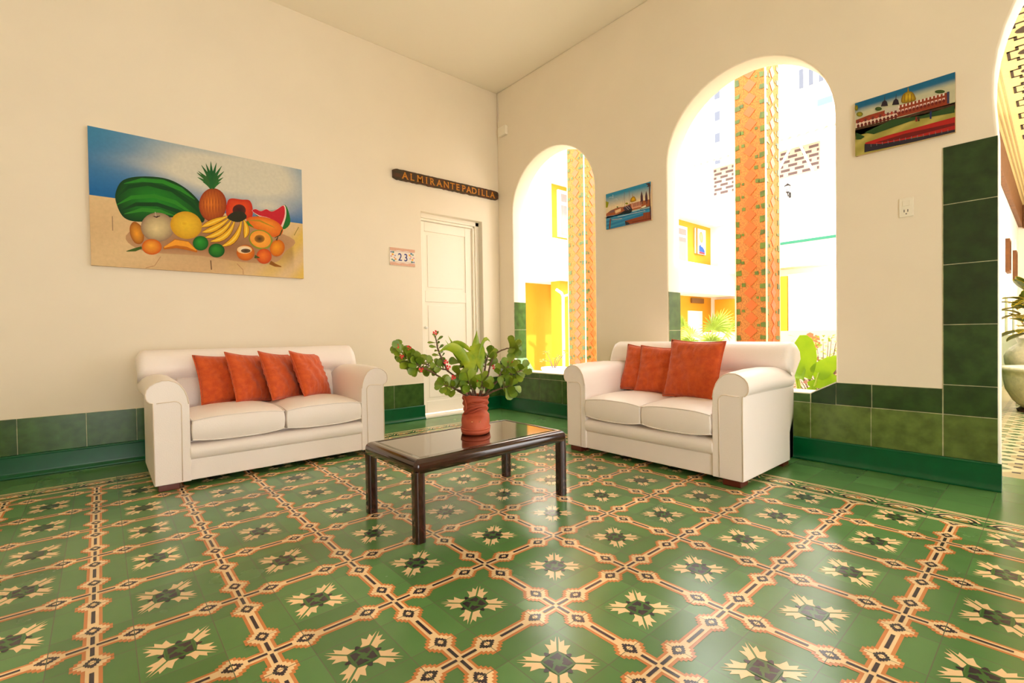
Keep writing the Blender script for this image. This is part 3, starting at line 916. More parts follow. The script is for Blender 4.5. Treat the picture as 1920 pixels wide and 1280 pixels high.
def ring(z, fy, by, hw_, sq):
    cy = (fy + by) / 2; ry = (by - fy) / 2; P = []
    for k in range(seg):
        a = 2 * PI * k / seg
        ca, sa = math.cos(a), math.sin(a)
        x = hw_ * math.copysign(abs(ca) ** (2 / sq), ca); y = ry * math.copysign(abs(sa) ** (2 / sq), sa)
        # creases of worn leather around the ankle
        if .095 < z < .21:
            amp = .0035 * math.sin(z * 190 + 2.2 * math.sin(a * 2 + 1)) * (1 if sa < .3 else .5)
            x += amp * ca; y += amp * sa
        P.append((x, cy + y, z + (.004 * math.sin(a * 3 + 1) if z > .2 else 0)))
    return P
allr = []
zprev = None
for i in range(len(rings) - 1):
    a, b_ = rings[i], rings[i + 1]
    k = 3 if a[0] >= .09 else 1
    for j in range(k):
        u = j / k; allr.append(tuple(a[q] * (1 - u) + b_[q] * u for q in range(5)))
allr.append(rings[-1]); allr += inner
for r_ in allr: V += ring(*r_)
n = len(allr)
F = [(i * seg + k, i * seg + (k + 1) % seg, (i + 1) * seg + (k + 1) % seg, (i + 1) * seg + k) for i in range(n - 1) for k in range(seg)]
F.append(tuple(range(seg)))
mb.add(V, F)
boot = mb.build('boot_pot', M_clay, pot, smooth=True, angle=50)
mb = MB(); mb.add(ring(.186, -.05, .078, .064, 2.3), [tuple(range(seg))]); mb.build('soil', M_soil, pot)
# sole lip, tongue edge, laces, eyelets
mb = MB()
mb.tube([(x, y - .0, .030) for x, y, _ in ring(.03, -.123, .103, .081, 2.4)] + [ring(.03, -.123, .103, .081, 2.4)[0][:2] + (.030,)], .0045, 6)
mb.build('sole_welt', M_clay, boot, smooth=True)
mb = MB()
mb.tube([(-.062, -.045, .205), (-.050, -.062, .17), (-.048, -.064, .14), (-.058, -.055, .118), (-.066, -.035, .105)], .0045, 6)
mb.tube([(-.058, -.052, .128), (-.02, -.064, .140), (.02, -.064, .152), (.062, -.042, .150)], .0055, 6)
mb.tube([(-.05, -.055, .112), (-.01, -.068, .124), (.03, -.064, .142), (.066, -.036, .14)], .005, 6)
mb.tube([(-.02, -.068, .172), (.02, -.068, .166), (.062, -.045, .176)], .004, 6)
mb.build('lace', M_clay, boot, smooth=True)
M_eye = mat('pale_eyelet', (232, 190, 120), .5)
for x in (-.012, .032):
    mb = MB(); mb.lathe([(.0, .0), (.0035, .001), (.004, .003), (0, .004)], 10, (x, -.1135, .074)); mb.build('eyelet', M_eye, boot)

# plant: branches of crown of thorns (local coords: x right, y back, z up from table top)
pr = random.Random(11)
branches = [
    # points, leafy clusters along (t values), size
    [(-.02, .0, .19), (-.10, -.02, .24), (-.21, -.03, .33), (-.30, -.02, .375), (-.37, -.02, .415), (-.43, -.02, .475)],
    [(-.01, .02, .19), (-.09, .03, .30), (-.17, .04, .355), (-.25, .05, .375), (-.33, .04, .40)],
    [(-.16, .04, .345), (-.20, .06, .42), (-.225, .06, .49), (-.235, .06, .555)],
    [(-.02, -.02, .19), (-.06, -.09, .24), (-.12, -.13, .27), (-.16, -.14, .285)],
    [(.0, -.03, .19), (-.01, -.09, .25), (-.03, -.12, .31)],
    [(.02, .0, .19), (.04, -.05, .26), (.045, -.07, .30)],
    [(.02, .02, .19), (.07, .03, .30), (.09, .04, .40), (.13, .05, .455), (.185, .05, .475), (.22, .04, .475)],
    [(.04, .0, .19), (.10, .0, .27), (.17, .0, .315), (.23, .0, .335), (.27, .0, .35)],
    [(.03, -.02, .19), (.10, -.05, .235), (.17, -.06, .26), (.215, -.06, .265)],
    [(.02, .04, .19), (.05, .06, .33), (.06, .07, .40), (.075, .07, .44)],
    [(.0, .04, .19), (-.02, .05, .30), (-.06, .05, .36), (-.09, .05, .40)],
    [(.03, -.01, .19), (.13, -.03, .29), (.15, -.03, .34), (.20, -.02, .38)],
    [(-.03, -.01, .19), (-.05, -.04, .28), (-.09, -.06, .33)],
]
stems = MB(); leaves = MB(); flowers = MB()
def leaf(mb, p, d, up, L, Wd, M=None, curl=.15, n=5, tipw=1.0):
    """obovate leaf from p along d"""
    d = Vector(d).normalized(); s = d.cross(Vector(up))
    if s.length < 1e-3: s = d.cross(Vector((1, 0, 0)))
    s.normalize(); nn = s.cross(d).normalized()
    prof_ = [(0, .06), (.2, .22), (.45, .62), (.7, 1), (.88, .86), (1, .28)]
    v = []; f = []
    for tt, ww in prof_:
        c = Vector(p) + d * (tt * L) - nn * (curl * L * tt * tt)
        v += [c - s * Wd / 2 * ww + nn * Wd * .12 * ww, c, c + s * Wd / 2 * ww + nn * Wd * .12 * ww]
    for i in range(len(prof_) - 1):
        for k in (0, 1): f.append((i * 3 + k, i * 3 + k + 1, (i + 1) * 3 + k + 1, (i + 1) * 3 + k))
    mb.add(v, f)
def at(pts, t):
    seg_ = t * (len(pts) - 1); i = min(int(seg_), len(pts) - 2); u = seg_ - i
    return Vector(pts[i]).lerp(Vector(pts[i + 1]), u), (Vector(pts[i + 1]) - Vector(pts[i])).normalized()
for bi, B in enumerate(branches):
    B = [Vector(p) for p in B]
    fine = [at(B, k / 16)[0] + Vector((pr.uniform(-.002, .002), 0, pr.uniform(-.002, .002))) for k in range(17)]
    stems.tube(fine, [.0065 - .003 * k / 16 for k in range(17)], 6)
    for k in range(26):
        c, d = at(B, pr.uniform(.15, .95)); r = Vector((pr.uniform(-1, 1), pr.uniform(-1, 1), pr.uniform(-1, 1))).normalized()
        stems.tube([c, c + r * .013], [.0012, .0002], 3)
    sparse = bi == 2
    t0 = .62 if bi in (0,) else (.55 if bi in (1, 7, 8) else .5)
    if bi in (6,): t0 = .86
    if bi == 2: t0 = .35
    nl = {0: 46, 1: 26, 2: 14, 6: 15, 7: 17, 8: 15, 3: 20, 4: 18}.get(bi, 13)
    for k in range(nl):
        tt = t0 + (1 - t0) * (k + .5) / nl
        c, d = at(B, tt)
        az = k * 2.4 + bi
        s = d.cross(Vector((0, 0, 1))); s = s.normalized() if s.length > .01 else Vector((1, 0, 0))
        n2 = s.cross(d)
        out = (s * math.cos(az) + n2 * math.sin(az)) * 1.0 + d * pr.uniform(.15, .6)
        if tt > .93: out += d * .9
        Lf = pr.uniform(.052, .080) * (.7 if sparse else 1)
        leaf(leaves, c, out + Vector((0, 0, pr.uniform(-.1, .25))), (pr.uniform(-.5, .5), -1 + pr.uniform(-.4, .4), pr.uniform(0, .8)), Lf, Lf * pr.uniform(.58, .72) * (.6 if sparse else 1), curl=pr.uniform(-.1, .25))
for (fx, fy, fz) in ((-.235, .06, .575), (-.44, -.03, .50), (-.41, -.05, .44), (-.37, -.04, .49), (-.30, -.05, .365), (-.165, -.01, .405), (-.15, -.02, .375), (-.11, -.12, .325), (.205, .03, .40), (.213, .02, .385), (.20, .02, .375), (.225, .03, .465), (.175, .0, .345), (.11, .02, .37), (.01, -.10, .30), (.19, .03, .39), (-.02, .0, .355)):
    flowers = MB()
    for k in range(3):
        a = k * 2.1 + fx * 40
        leaf(flowers, (fx, fy, fz), (math.cos(a), -.5, math.sin(a)), (0, -1, .2), .015, .017, curl=.1)
    flowers.build('flower', M_flower, pot, fixn=False, weld=True)
for k, (tip, base, w_, arcz) in enumerate([
    ((-.155, .02, .555), (-.03, .03, .32), .032, 0), ((-.175, .04, .53), (-.04, .04, .33), .02, 0), ((.012, .03, .585), (-.01, .03, .34), .062, 0),
    ((-.22, -.06, .435), (-.02, .0, .34), .06, .10), ((.13, .0, .38), (.0, .0, .33), .022, .18), ((-.02, -.03, .30), (-.04, .02, .46), .085, .02), ((.04, -.02, .33), (.0, .03, .50), .085, .03), ((-.10, .02, .505), (-.01, .04, .30), .04, .03), ((-.2, .04, .46), (-.02, .02, .46), .035, .05)]):
    tp, bs = Vector(tip), Vector(base); v = []; f = []; nn = 9
    d = (tp - bs).normalized(); s = d.cross(Vector((0, 1, .15))).normalized()
    for i in range(nn + 1):
        u = i / nn; c = bs.lerp(tp, u) + Vector((0, 0, arcz * 4 * u * (1 - u)))
        ww = w_ * (math.sin(PI * min(1, u * .75 + .22)) ** .8) * (1 - u ** 5) / 2 + .0005
        v += [c - s * ww + Vector((0, .006, 0)), c, c + s * ww + Vector((0, .006, 0))]
    for i in range(nn):
        for q in (0, 1): f.append((i * 3 + q, i * 3 + q + 1, (i + 1) * 3 + q + 1, (i + 1) * 3 + q))
    if k == 0: blades = MB()
    blades.add(v, f)
stems.build('stem', M_stem, pot, smooth=True)
leaves.build('foliage', M_leafA, pot, smooth=True, fixn=False)
blades.build('blade_leaves', M_leafB, pot, smooth=True, fixn=False)

# ================================================================== PICTURES
def homog(src, dst):
    A = []
    for (x, y), (u, v) in zip(src, dst):
        A.append([x, y, 1, 0, 0, 0, -u * x, -u * y, -u]); A.append([0, 0, 0, x, y, 1, -v * x, -v * y, -v])
    return np.linalg.svd(np.array(A, float))[2][-1].reshape(3, 3)
class Art:
    """shapes traced on the sketch are laid as thin paint films on the canvas plane"""
    def __init__(s, corners, W, H):
        s.h = homog(corners, [(0, 0), (W, 0), (W, H), (0, H)]); s.W = W; s.H = H; s.mb = MB(); s.k = 0
    def q(s, x, y):
        p = s.h @ np.array([x, y, 1.0]); return (min(max(p[0] / p[2], 0), s.W), min(max(p[1] / p[2], 0), s.H))
    def lift(s): s.k += 1; return .0004 + s.k * .00004
    def poly(s, pts, c, c2=None, vert=False):
        z = s.lift()
        P = [s.q(*p) for p in pts]
        v = [(p[0], -z, -p[1]) for p in P]
        if c2 is None: s.mb.poly(v, lin(c)); return
        ys = [p[1] for p in pts]; lo, hi = min(ys), max(ys)
        cols = [tuple(np.array(lin(c)) * (1 - (y - lo) / (hi - lo)) + np.array(lin(c2)) * (y - lo) / (hi - lo)) for y in ys]
        tris = tessellate_polygon([[Vector(p) for p in v]])
        s.mb.add(v, [tuple(t) for t in tris], cols)
    def rings(s, pts, ci, ce, hx=0, hy=0, n=6, cm=None):
        """smoothly modelled blob: edge colour to highlight colour at (hx,hy) offset"""
        z = s.lift()
        c = np.mean(np.array(pts), 0); c2 = c + np.array([hx, hy]); N = len(pts)
        v = []; cols = []
        for k in range(n + 1):
            u = k / n
            cc_ = c * (1 - u) + c2 * u
            for p in pts:
                r = np.array(p) - c
                q_ = s.q(*(cc_ + r * (1 - u)))
                v.append((q_[0], -z, -q_[1]))
                w = u ** .8
                cols.append(tuple(np.array(lin(ce)) * (1 - w) + np.array(lin(ci)) * w))
        f = [(i * N + k, i * N + (k + 1) % N, (i + 1) * N + (k + 1) % N, (i + 1) * N + k) for i in range(n) for k in range(N)]
        s.mb.add(v, f, cols)
    def ell(s, cx, cy, rx, ry, ci, ce, rot=0, hx=0, hy=0, n=28):
        a = math.radians(rot); P = []
        for k in range(n):
            t_ = 2 * PI * k / n; x, y = rx * math.cos(t_), ry * math.sin(t_)
            P.append((cx + x * math.cos(a) - y * math.sin(a), cy + x * math.sin(a) + y * math.cos(a)))
        s.rings(P, ci, ce, hx, hy)
    def stroke(s, pts, w, c):
        z = s.lift(); n = len(pts); L = []; R = []
        ws = w if isinstance(w, list) else [w] * n
        for i in range(n):
            a = pts[max(i - 1, 0)]; b = pts[min(i + 1, n - 1)]; d = math.hypot(b[0] - a[0], b[1] - a[1]) or 1
            nx, ny = -(b[1] - a[1]) / d * ws[i] / 2, (b[0] - a[0]) / d * ws[i] / 2
            L.append(s.q(pts[i][0] + nx, pts[i][1] + ny)); R.append(s.q(pts[i][0] - nx, pts[i][1] - ny))
        v = [(p[0], -z, -p[1]) for p in L] + [(p[0], -z, -p[1]) for p in R]
        s.mb.add(v, [(i, i + 1, n + i + 1, n + i) for i in range(n - 1)], lin(c))
def curve(pts, n=6):
    """Catmull-Rom through closed control points"""
    out = []; N = len(pts)
    for i in range(N):
        p0, p1, p2, p3 = [np.array(pts[(i + k) % N], float) for k in (-1, 0, 1, 2)]
        for k in range(n):
            t = k / n
            out.append(tuple(.5 * ((2 * p1) + (-p0 + p2) * t + (2 * p0 - 5 * p1 + 4 * p2 - p3) * t * t + (-p0 + 3 * p1 - 3 * p2 + p3) * t ** 3)))
    return out
def canvas(name, loc, rz, W, H, th, label, cat='painting'):
    e = empty(name, loc, rz, label, cat)
    mb = MB(); mb.box(0, W, -.0002, th, -H, 0); mb.build('canvas', M_canvas, e, bevel=.003)
    return e

# --- fruit still life
W1, H1 = 1.498, 1.02
p1 = canvas('painting', (-1.205, YA - .03, 2.508), 0, W1, H1, .028, 'large painting of tropical fruit with a green watermelon and pineapple above the left sofa')
A = Art([(160, 142), (1578, 420), (1595, 1135), (175, 1060)], W1, H1)
# sky as a fine grid so the clouds blend
sk = MB(); nx, ny = 60, 30
def skycol(u, v):
    deep = np.array(lin((60, 132, 176))); lo = np.array(lin((18, 100, 168))); cloud = np.array(lin((214, 208, 190)))
    base = deep * (1 - v) + lo * v
    k = 0
    for (cx, cy, rx, ry, a) in ((.62, .2, .26, .35, .95), (.42, .25, .2, .3, .6), (.85, .3, .2, .45, .75), (.6, .55, .35, .25, .45), (.8, .82, .12, .12, .6), (.3, .45, .2, .12, .3)):
        k += a * math.exp(-(((u - cx) / rx) ** 2 + ((v - cy + .05 * math.sin(u * 9)) / ry) ** 2))
    k = min(1, k); return tuple(base * (1 - k) + cloud * k)
V = []; C = []
for j in range(ny + 1):
    for i in range(nx + 1):
        u, v_ = i / nx, j / ny; hz = (.505 + .0 * u) * H1
        V.append((u * W1, -.0003, -v_ * hz)); C.append(skycol(u, v_))
F = [(j * (nx + 1) + i, j * (nx + 1) + i + 1, (j + 1) * (nx + 1) + i + 1, (j + 1) * (nx + 1) + i) for j in range(ny) for i in range(nx)]
A.mb.add(V, F, C)
V = []; C = []
def tabc(u, v):
    a = np.array(lin((222, 190, 142))); b = np.array(lin((196, 150, 104))); y = np.array(lin((224, 186, 50)))
    k = .5 + .5 * math.sin(u * 7 + v * 5); c = a * (1 - .5 * k * v) + b * .5 * k * v
    w_ = min(.75, max(0, (u - .55)) * 1.6 * (.5 + .5 * math.sin(u * 31 + v * 9))); c = c * (1 - w_) + y * w_
    d = math.exp(-((v - .55) / .22) ** 2) * (.25 < u < .95) * .45; return tuple(c * (1 - d) + np.array(lin((120, 74, 40))) * d)
for j in range(ny + 1):
    for i in range(nx + 1):
        u, v_ = i / nx, j / ny; V.append((u * W1, -.00032, -(.495 + .505 * v_) * H1)); C.append(tabc(u, v_))
A.mb.add(V, F, C)
A.stroke([(320, 735), (322, 830)], 6, (150, 120, 90)); A.stroke([(975, 1020), (980, 1082)], 8, (120, 90, 60))
A.stroke([(640, 1000), (600, 1060), (540, 1075)], 4, (180, 130, 90)); A.stroke([(1150, 1040), (1190, 1080), (1192, 1110)], 4, (180, 130, 90)); A.stroke([(1560, 795), (1530, 850)], 5, (150, 130, 60))
# shadow the painter laid under the fruit
A.rings(curve([(430, 840), (520, 960), (900, 990), (1200, 1030), (1400, 1030), (1470, 960), (1500, 860), (900, 700)]), (150, 100, 62), (190, 146, 104))
# watermelon
wm = curve([(345, 640), (350, 560), (400, 495), (520, 472), (680, 485), (800, 540), (890, 620), (935, 700), (925, 770), (850, 750), (700, 740), (520, 770), (400, 745)])
A.rings(wm, (26, 128, 24), (6, 52, 14), -40, -20)
for pts, c in (([(365, 600), (430, 540), (560, 520), (720, 560), (850, 650), (925, 735)], (4, 66, 14)), ([(350, 660), (450, 610), (600, 600), (740, 640), (880, 730)], (40, 130, 26)), ([(370, 700), (480, 655), (620, 655), (760, 700), (860, 745)], (4, 60, 14)), ([(400, 720), (520, 690), (640, 700), (740, 730)], (46, 132, 30)), ([(400, 520), (520, 495), (660, 505), (780, 555), (870, 620)], (38, 130, 30))):
    n_ = len(pts); A.stroke(pts, [4] + [26] * (n_ - 2) + [4], c)
# pineapple
A.ell(990, 655, 92, 110, (226, 122, 30), (140, 46, 10), 5, -20, -20)
for k in range(-3, 4):
    hh = math.sqrt(max(0, 1 - (k / 4.2) ** 2)) * 95
    A.stroke([(990 + k * 20 - 8, 655 - hh), (990 + k * 20 + 8, 655 + hh)], 3, (150, 60, 14)); A.stroke([(990 + k * 20 + 8, 655 - hh), (990 + k * 20 - 8, 655 + hh)], 3, (160, 70, 16))
for (dx, dy) in ((-90, -110), (-70, -150), (-40, -160), (-8, -175), (30, -165), (65, -145), (80, -110), (-95, -70), (75, -70), (-60, -40), (60, -40), (-100, -20 - 80), (50, -120), (-25, -120)):
    A.stroke([(985, 545), (985 + dx * .45, 545 + dy * .62), (985 + dx, 545 + dy)], [26, 20, 2], (24 + abs(dx) // 4, 92 + dy // 8 + 20, 40))
# papaya
A.rings(curve([(1085, 640), (1110, 612), (1180, 618), (1235, 625), (1255, 680), (1245, 740), (1180, 745), (1120, 740), (1080, 720)]), (236, 84, 20), (190, 40, 14))
A.ell(1165, 688, 44, 38, (40, 20, 20), (90, 30, 18))
# watermelon slice
A.poly(curve([(1250, 690), (1275, 680), (1310, 690), (1340, 680), (1380, 690), (1420, 675), (1470, 650), (1500, 720), (1500, 780), (1450, 812), (1380, 760), (1300, 735)], 3), (24, 110, 40))
A.poly(curve([(1250, 692), (1275, 678), (1310, 692), (1345, 678), (1380, 694), (1420, 675), (1466, 652), (1478, 710), (1460, 780), (1440, 800), (1370, 745), (1300, 728)], 3), (238, 200, 190))
A.poly(curve([(1252, 692), (1275, 680), (1310, 694), (1345, 680), (1380, 696), (1420, 678), (1460, 656), (1468, 710), (1450, 770), (1430, 790), (1370, 740), (1300, 722)], 3), (196, 28, 44))
# mango / long papaya
A.rings(curve([(1215, 745), (1270, 728), (1350, 735), (1420, 765), (1455, 810), (1440, 850), (1380, 860), (1300, 820), (1230, 790)]), (244, 150, 40), (216, 92, 16), 10, -15)
A.stroke([(1225, 755), (1300, 755), (1400, 800)], [3, 12, 3], (180, 140, 30)); A.stroke([(1218, 760), (1228, 780), (1260, 800)], [14, 18, 4], (70, 130, 30))
A.stroke([(1452, 812), (1435, 850), (1400, 868)], [8, 8, 3], (60, 70, 20))
# round melon and yellow fruit
A.rings(curve([(438, 800), (470, 770), (520, 810), (530, 880), (510, 915), (470, 910), (440, 860)]), (240, 160, 40), (150, 80, 20))
A.ell(622, 805, 112, 96, (226, 206, 150), (146, 116, 92), 0, -10, 10)
A.stroke([(590, 732), (615, 738), (640, 730)], [2, 12, 3], (60, 40, 30)); A.stroke([(612, 735), (606, 705)], 6, (190, 170, 150))
A.ell(812, 790, 106, 90, (238, 196, 44), (206, 150, 20), 10, 0, -10)
A.ell(800, 780, 22, 16, (222, 170, 30), (238, 196, 44))
# bananas
for ctrl in ([(915, 800), (1000, 765), (1085, 730)], [(920, 835), (1010, 820), (1100, 740)], [(940, 870), (1060, 850), (1115, 750)], [(975, 895), (1100, 880), (1135, 755)], [(1050, 925), (1160, 900), (1180, 755)], [(1200, 870), (1228, 820), (1195, 752)]):
    P = []
    for k in range(9):
        t_ = k / 8; a_, b_, c_ = [np.array(p) for p in ctrl]; P.append(tuple((1 - t_) ** 2 * a_ + 2 * t_ * (1 - t_) * b_ + t_ * t_ * c_))
    A.stroke(P, [8, 26, 38, 42, 42, 38, 30, 20, 10], (120, 74, 10))
    A.stroke(P, [4, 20, 31, 35, 35, 31, 24, 15, 7], (232, 170, 26))
    A.stroke(P, [1, 6, 10, 12, 12, 10, 8, 5, 2], (246, 206, 70))
A.poly(curve([(1085, 735), (1130, 700), (1190, 700), (1215, 735), (1170, 765), (1120, 760)], 3), (40, 40, 20))
# front row
A.stroke([(660, 945), (740, 912), (820, 925), (885, 965)], [14, 60, 58, 10], (190, 104, 14)); A.stroke([(665, 938), (740, 905), (820, 916), (878, 955)], [8, 36, 34, 6], (240, 160, 40))
A.ell(582, 935, 66, 52, (244, 170, 50), (204, 84, 12), 0, -8, -10)
A.stroke([(515, 940), (470, 955), (412, 966)], [16, 22, 4], (60, 90, 20))
A.ell(908, 908, 52, 48, (40, 150, 40), (4, 84, 16), 0, -8, -12); A.ell(1014, 955, 54, 46, (46, 140, 34), (4, 74, 14), 0, -8, -12)
A.ell(1308, 880, 80, 64, (210, 190, 60), (130, 140, 40), 15); A.ell(1306, 878, 70, 55, (246, 176, 60), (240, 150, 50), 15); A.ell(1300, 875, 34, 26, (70, 50, 14), (170, 110, 30))
A.ell(1207, 968, 60, 52, (238, 130, 20), (190, 90, 16)); A.ell(1200, 948, 50, 26, (250, 240, 220), (240, 190, 120)); A.ell(1208, 955, 32, 14, (60, 40, 20), (120, 90, 60))
A.ell(1418, 935, 48, 56, (244, 160, 24), (200, 90, 10), 20, -10, -10); A.stroke([(1412, 885), (1425, 855)], [12, 3], (90, 60, 20))
A.ell(1330, 990, 50, 50, (236, 120, 30), (196, 64, 14), 0, -8, -8)
A.stroke([(1370, 1030), (1405, 1048), (1445, 1058)], [26, 20, 6], (150, 90, 20)); A.stroke([(1268, 992), (1300, 1000)], [22, 5], (70, 80, 20))
A.mb.build('painted_scene', M_paint, p1, fixn=False)

# --- harbour picture between the arches (wall x = XB; local x runs towards -y)
W2, H2 = .512, .352
p2 = canvas('painting', (XB - .026, 1.436, 2.318), -PI / 2, W2, H2, .024, 'small harbour painting with sailing boat and golden dome hanging between the two arches')
A = Art([(385, 438), (1218, 228), (1195, 930), (390, 1085)], W2, H2)
def grid_bg(A, W, H, f, y0=0, y1=1, nx=24, ny=24, z=.0003):
    V = []; C = []
    for j in range(ny + 1):
        for i in range(nx + 1):
            u, v_ = i / nx, y0 + (y1 - y0) * j / ny; V.append((u * W, -z, -v_ * H)); C.append(f(u, v_))
    A.mb.add(V, [(j * (nx + 1) + i, j * (nx + 1) + i + 1, (j + 1) * (nx + 1) + i + 1, (j + 1) * (nx + 1) + i) for j in range(ny) for i in range(nx)], C)
def mixc(a, b, k): k = min(1, max(0, k)); return tuple(np.array(lin(a)) * (1 - k) + np.array(lin(b)) * k)
grid_bg(A, W2, H2, lambda u, v: mixc((48, 142, 182), (236, 214, 176), (v - .08 - .1 * u * 0) * 3.2), 0, .68)
grid_bg(A, W2, H2, lambda u, v: mixc((70, 160, 196), (22, 110, 170), abs(math.sin(v * 30 + u * 3)) * .8), .64, 1)
A.poly([(390, 800), (470, 740), (600, 690), (700, 680), (860, 620), (1180, 560), (1190, 680), (900, 740), (560, 820), (390, 845)], (170, 96, 60))
A.poly([(550, 745), (660, 705), (660, 760), (560, 800)], (240, 200, 150)); A.poly([(460, 745), (540, 725), (545, 770), (450, 790)], (130, 90, 90))
A.poly([(850, 625), (1030, 580), (1030, 690), (860, 725)], (222, 160, 130))
for k in range(6): A.poly([(880 + k * 26, 620 - k * 6), (892 + k * 26, 617 - k * 6), (892 + k * 26, 690 - k * 6), (880 + k * 26, 693 - k * 6)], (120, 60, 50))
A.rings(curve([(840, 600), (842, 540), (880, 500), (915, 500), (935, 540), (935, 580)], 4), (240, 190, 30), (130, 84, 10)); A.stroke([(880, 500), (880, 430)], [10, 2], (150, 110, 30))
for x in (1045, 1128):
    A.poly([(x - 25, 600), (x - 22, 500), (x, 395), (x + 18, 490), (x + 22, 590)], (80, 50, 60)); A.poly([(x - 12, 640), (x - 12, 590), (x + 14, 585), (x + 14, 635)], (120, 70, 60))
A.stroke([(728, 700), (732, 400)], 5, (110, 90, 90)); A.stroke([(820, 690), (816, 375)], 5, (120, 100, 90)); A.stroke([(732, 400), (680, 690)], 2, (120, 100, 100)); A.stroke([(816, 390), (870, 640)], 2, (120, 100, 100))
A.poly([(590, 820), (690, 770), (850, 700), (870, 740), (820, 800), (740, 810)], (30, 40, 46)); A.poly([(700, 700), (830, 650), (850, 720), (740, 760)], (70, 50, 70))
A.stroke([(730, 660), (800, 740)], 5, (210, 200, 200)); A.stroke([(765, 650), (830, 720)], 5, (200, 190, 190))
A.stroke([(400, 850), (550, 830), (575, 850)], 10, (40, 90, 140)); A.stroke([(500, 910), (680, 890)], 8, (226, 190, 160)); A.stroke([(860, 770), (1180, 700)], 18, (180, 214, 220)); A.stroke([(600, 860), (1100, 760)], 8, (220, 220, 210))
A.poly([(1020, 700), (1110, 660), (1115, 690), (1060, 715)], (240, 230, 200)); A.stroke([(1000, 740), (1190, 680)], 8, (60, 60, 60))
A.poly([(730, 935), (1060, 850), (1060, 800), (1195, 785), (1195, 930), (740, 1010)], (150, 74, 46)); A.poly([(730, 935), (745, 1010), (820, 995), (800, 970)], (50, 50, 60)); A.stroke([(860, 960), (1190, 900)], 10, (100, 40, 30))
for x in (1065, 1110, 1160): A.stroke([(x, 810), (x, 900)], 6, (110, 60, 50))
A.stroke([(470, 880), (452, 1070)], [22, 26], (130, 70, 44)); A.stroke([(390, 880), (470, 890)], 4, (150, 160, 170))
A.stroke([(1190, 260), (1188, 920)], 18, (90, 40, 34)); A.poly([(1120, 265), (1200, 255), (1210, 320), (1140, 330), (1170, 300)], (70, 50, 50))
A.poly([(385, 565), (440, 590), (420, 680), (385, 690)], (150, 150, 20)); A.stroke([(450, 500), (485, 490), (520, 505), (518, 450)], 5, (230, 230, 220)); A.stroke([(545, 540), (580, 525), (610, 555)], 6, (200, 210, 220))
A.ell(600, 680, 14, 12, (90, 120, 30), (60, 90, 30)); A.ell(770, 622, 26, 16, (170, 160, 30), (90, 100, 30))
A.mb.build('painted_scene', M_paint, p2, fixn=False)

# --- plaza picture at the right
W3, H3 = .492, .352
p3 = canvas('painting', (XB - .026, -.634, 2.443), -PI / 2, W3, H3, .024, 'painting of a long arcaded building and red flower bed above the tall green tiles')
A = Art([(95, 780), (838, 565), (855, 985), (105, 1180)], W3, H3)
grid_bg(A, W3, H3, lambda u, v: mixc((22, 100, 140), (196, 192, 160), (v - .10) * 9), 0, .62)
grid_bg(A, W3, H3, lambda u, v: mixc((192, 176, 92), (160, 150, 70), abs(math.sin(v * 12 + u * 9))), .5, 1)
A.poly([(105, 905), (200, 870), (320, 835), (440, 795), (800, 705), (805, 790), (440, 880), (105, 965)], (150, 60, 34))
A.poly([(105, 930), (420, 850), (430, 870), (105, 965)], (228, 200, 180)); A.poly([(330, 820), (440, 795), (440, 840), (330, 862)], (200, 190, 170))
for k in range(11):
    x = 115 + k * 29; y = 910 - k * 7.4
    A.poly([(x, y), (x + 16, y - 4), (x + 16, y + 18), (x, y + 22)], (170, 60, 50) if k % 2 else (110, 50, 50))
    A.ell(x + 10, y + 42, 11, 16, (110, 40, 30), (90, 30, 24), n=12)
for k in range(13):
    x = 432 + k * 27; y = 800 - k * 7.1
    A.poly([(x, y), (x + 12, y - 3), (x + 12, y + 14), (x, y + 17)], (232, 214, 200)); A.poly([(x - 2, y + 34), (x + 17, y + 29), (x + 17, y + 45), (x - 2, y + 50)], (228, 190, 180))
    A.ell(x + 9, y + 52, 9, 12, (130, 40, 30), (100, 30, 24), n=12)
A.stroke([(105, 975), (440, 895), (845, 795)], 16, (70, 44, 24)); A.poly([(785, 705), (803, 702), (805, 785), (790, 788)], (60, 60, 90))
for x, y in ((328, 800), (414, 790)):
    A.poly([(x - 28, y + 5), (x - 18, y - 28), (x, y - 44), (x + 18, y - 30), (x + 26, y)], (40, 30, 40)); A.stroke([(x, y - 40), (x + 1, y - 76)], [6, 2], (60, 50, 50))
A.rings(curve([(462, 780), (460, 730), (490, 702), (530, 700), (556, 730), (556, 765)], 4), (226, 190, 40), (120, 84, 14)); A.stroke([(505, 702), (502, 665)], [14, 3], (150, 120, 30))
for x in (480, 505, 530): A.stroke([(x, 770), (x, 715)], 5, (120, 80, 20))
A.ell(735, 702, 36, 12, (60, 80, 30), (50, 70, 30)); A.ell(135, 862, 26, 18, (170, 150, 30), (90, 100, 30)); A.ell(282, 822, 26, 14, (70, 90, 30), (50, 70, 30)); A.ell(108, 815, 14, 22, (150, 140, 20), (90, 80, 20))
A.poly([(110, 1000), (180, 1030), (150, 1050), (110, 1052)], (44, 74, 30)); A.poly([(175, 1000), (380, 905), (620, 870), (840, 800), (845, 850), (560, 900), (250, 1010)], (44, 74, 34))
A.poly([(185, 1075), (350, 1020), (600, 950), (850, 880), (853, 975), (560, 1030), (180, 1130)], (176, 34, 28)); A.poly([(260, 1075), (500, 1000), (850, 920), (850, 940), (520, 1030), (330, 1070)], (110, 24, 22))
A.poly([(180, 1085), (320, 1080), (600, 1025), (853, 968), (854, 1000), (560, 1075), (180, 1148)], (46, 40, 50))
for k in range(14): A.stroke([(230 + k * 44, 1085 - k * 9), (232 + k * 44, 1105 - k * 9)], 4, (120, 110, 110))
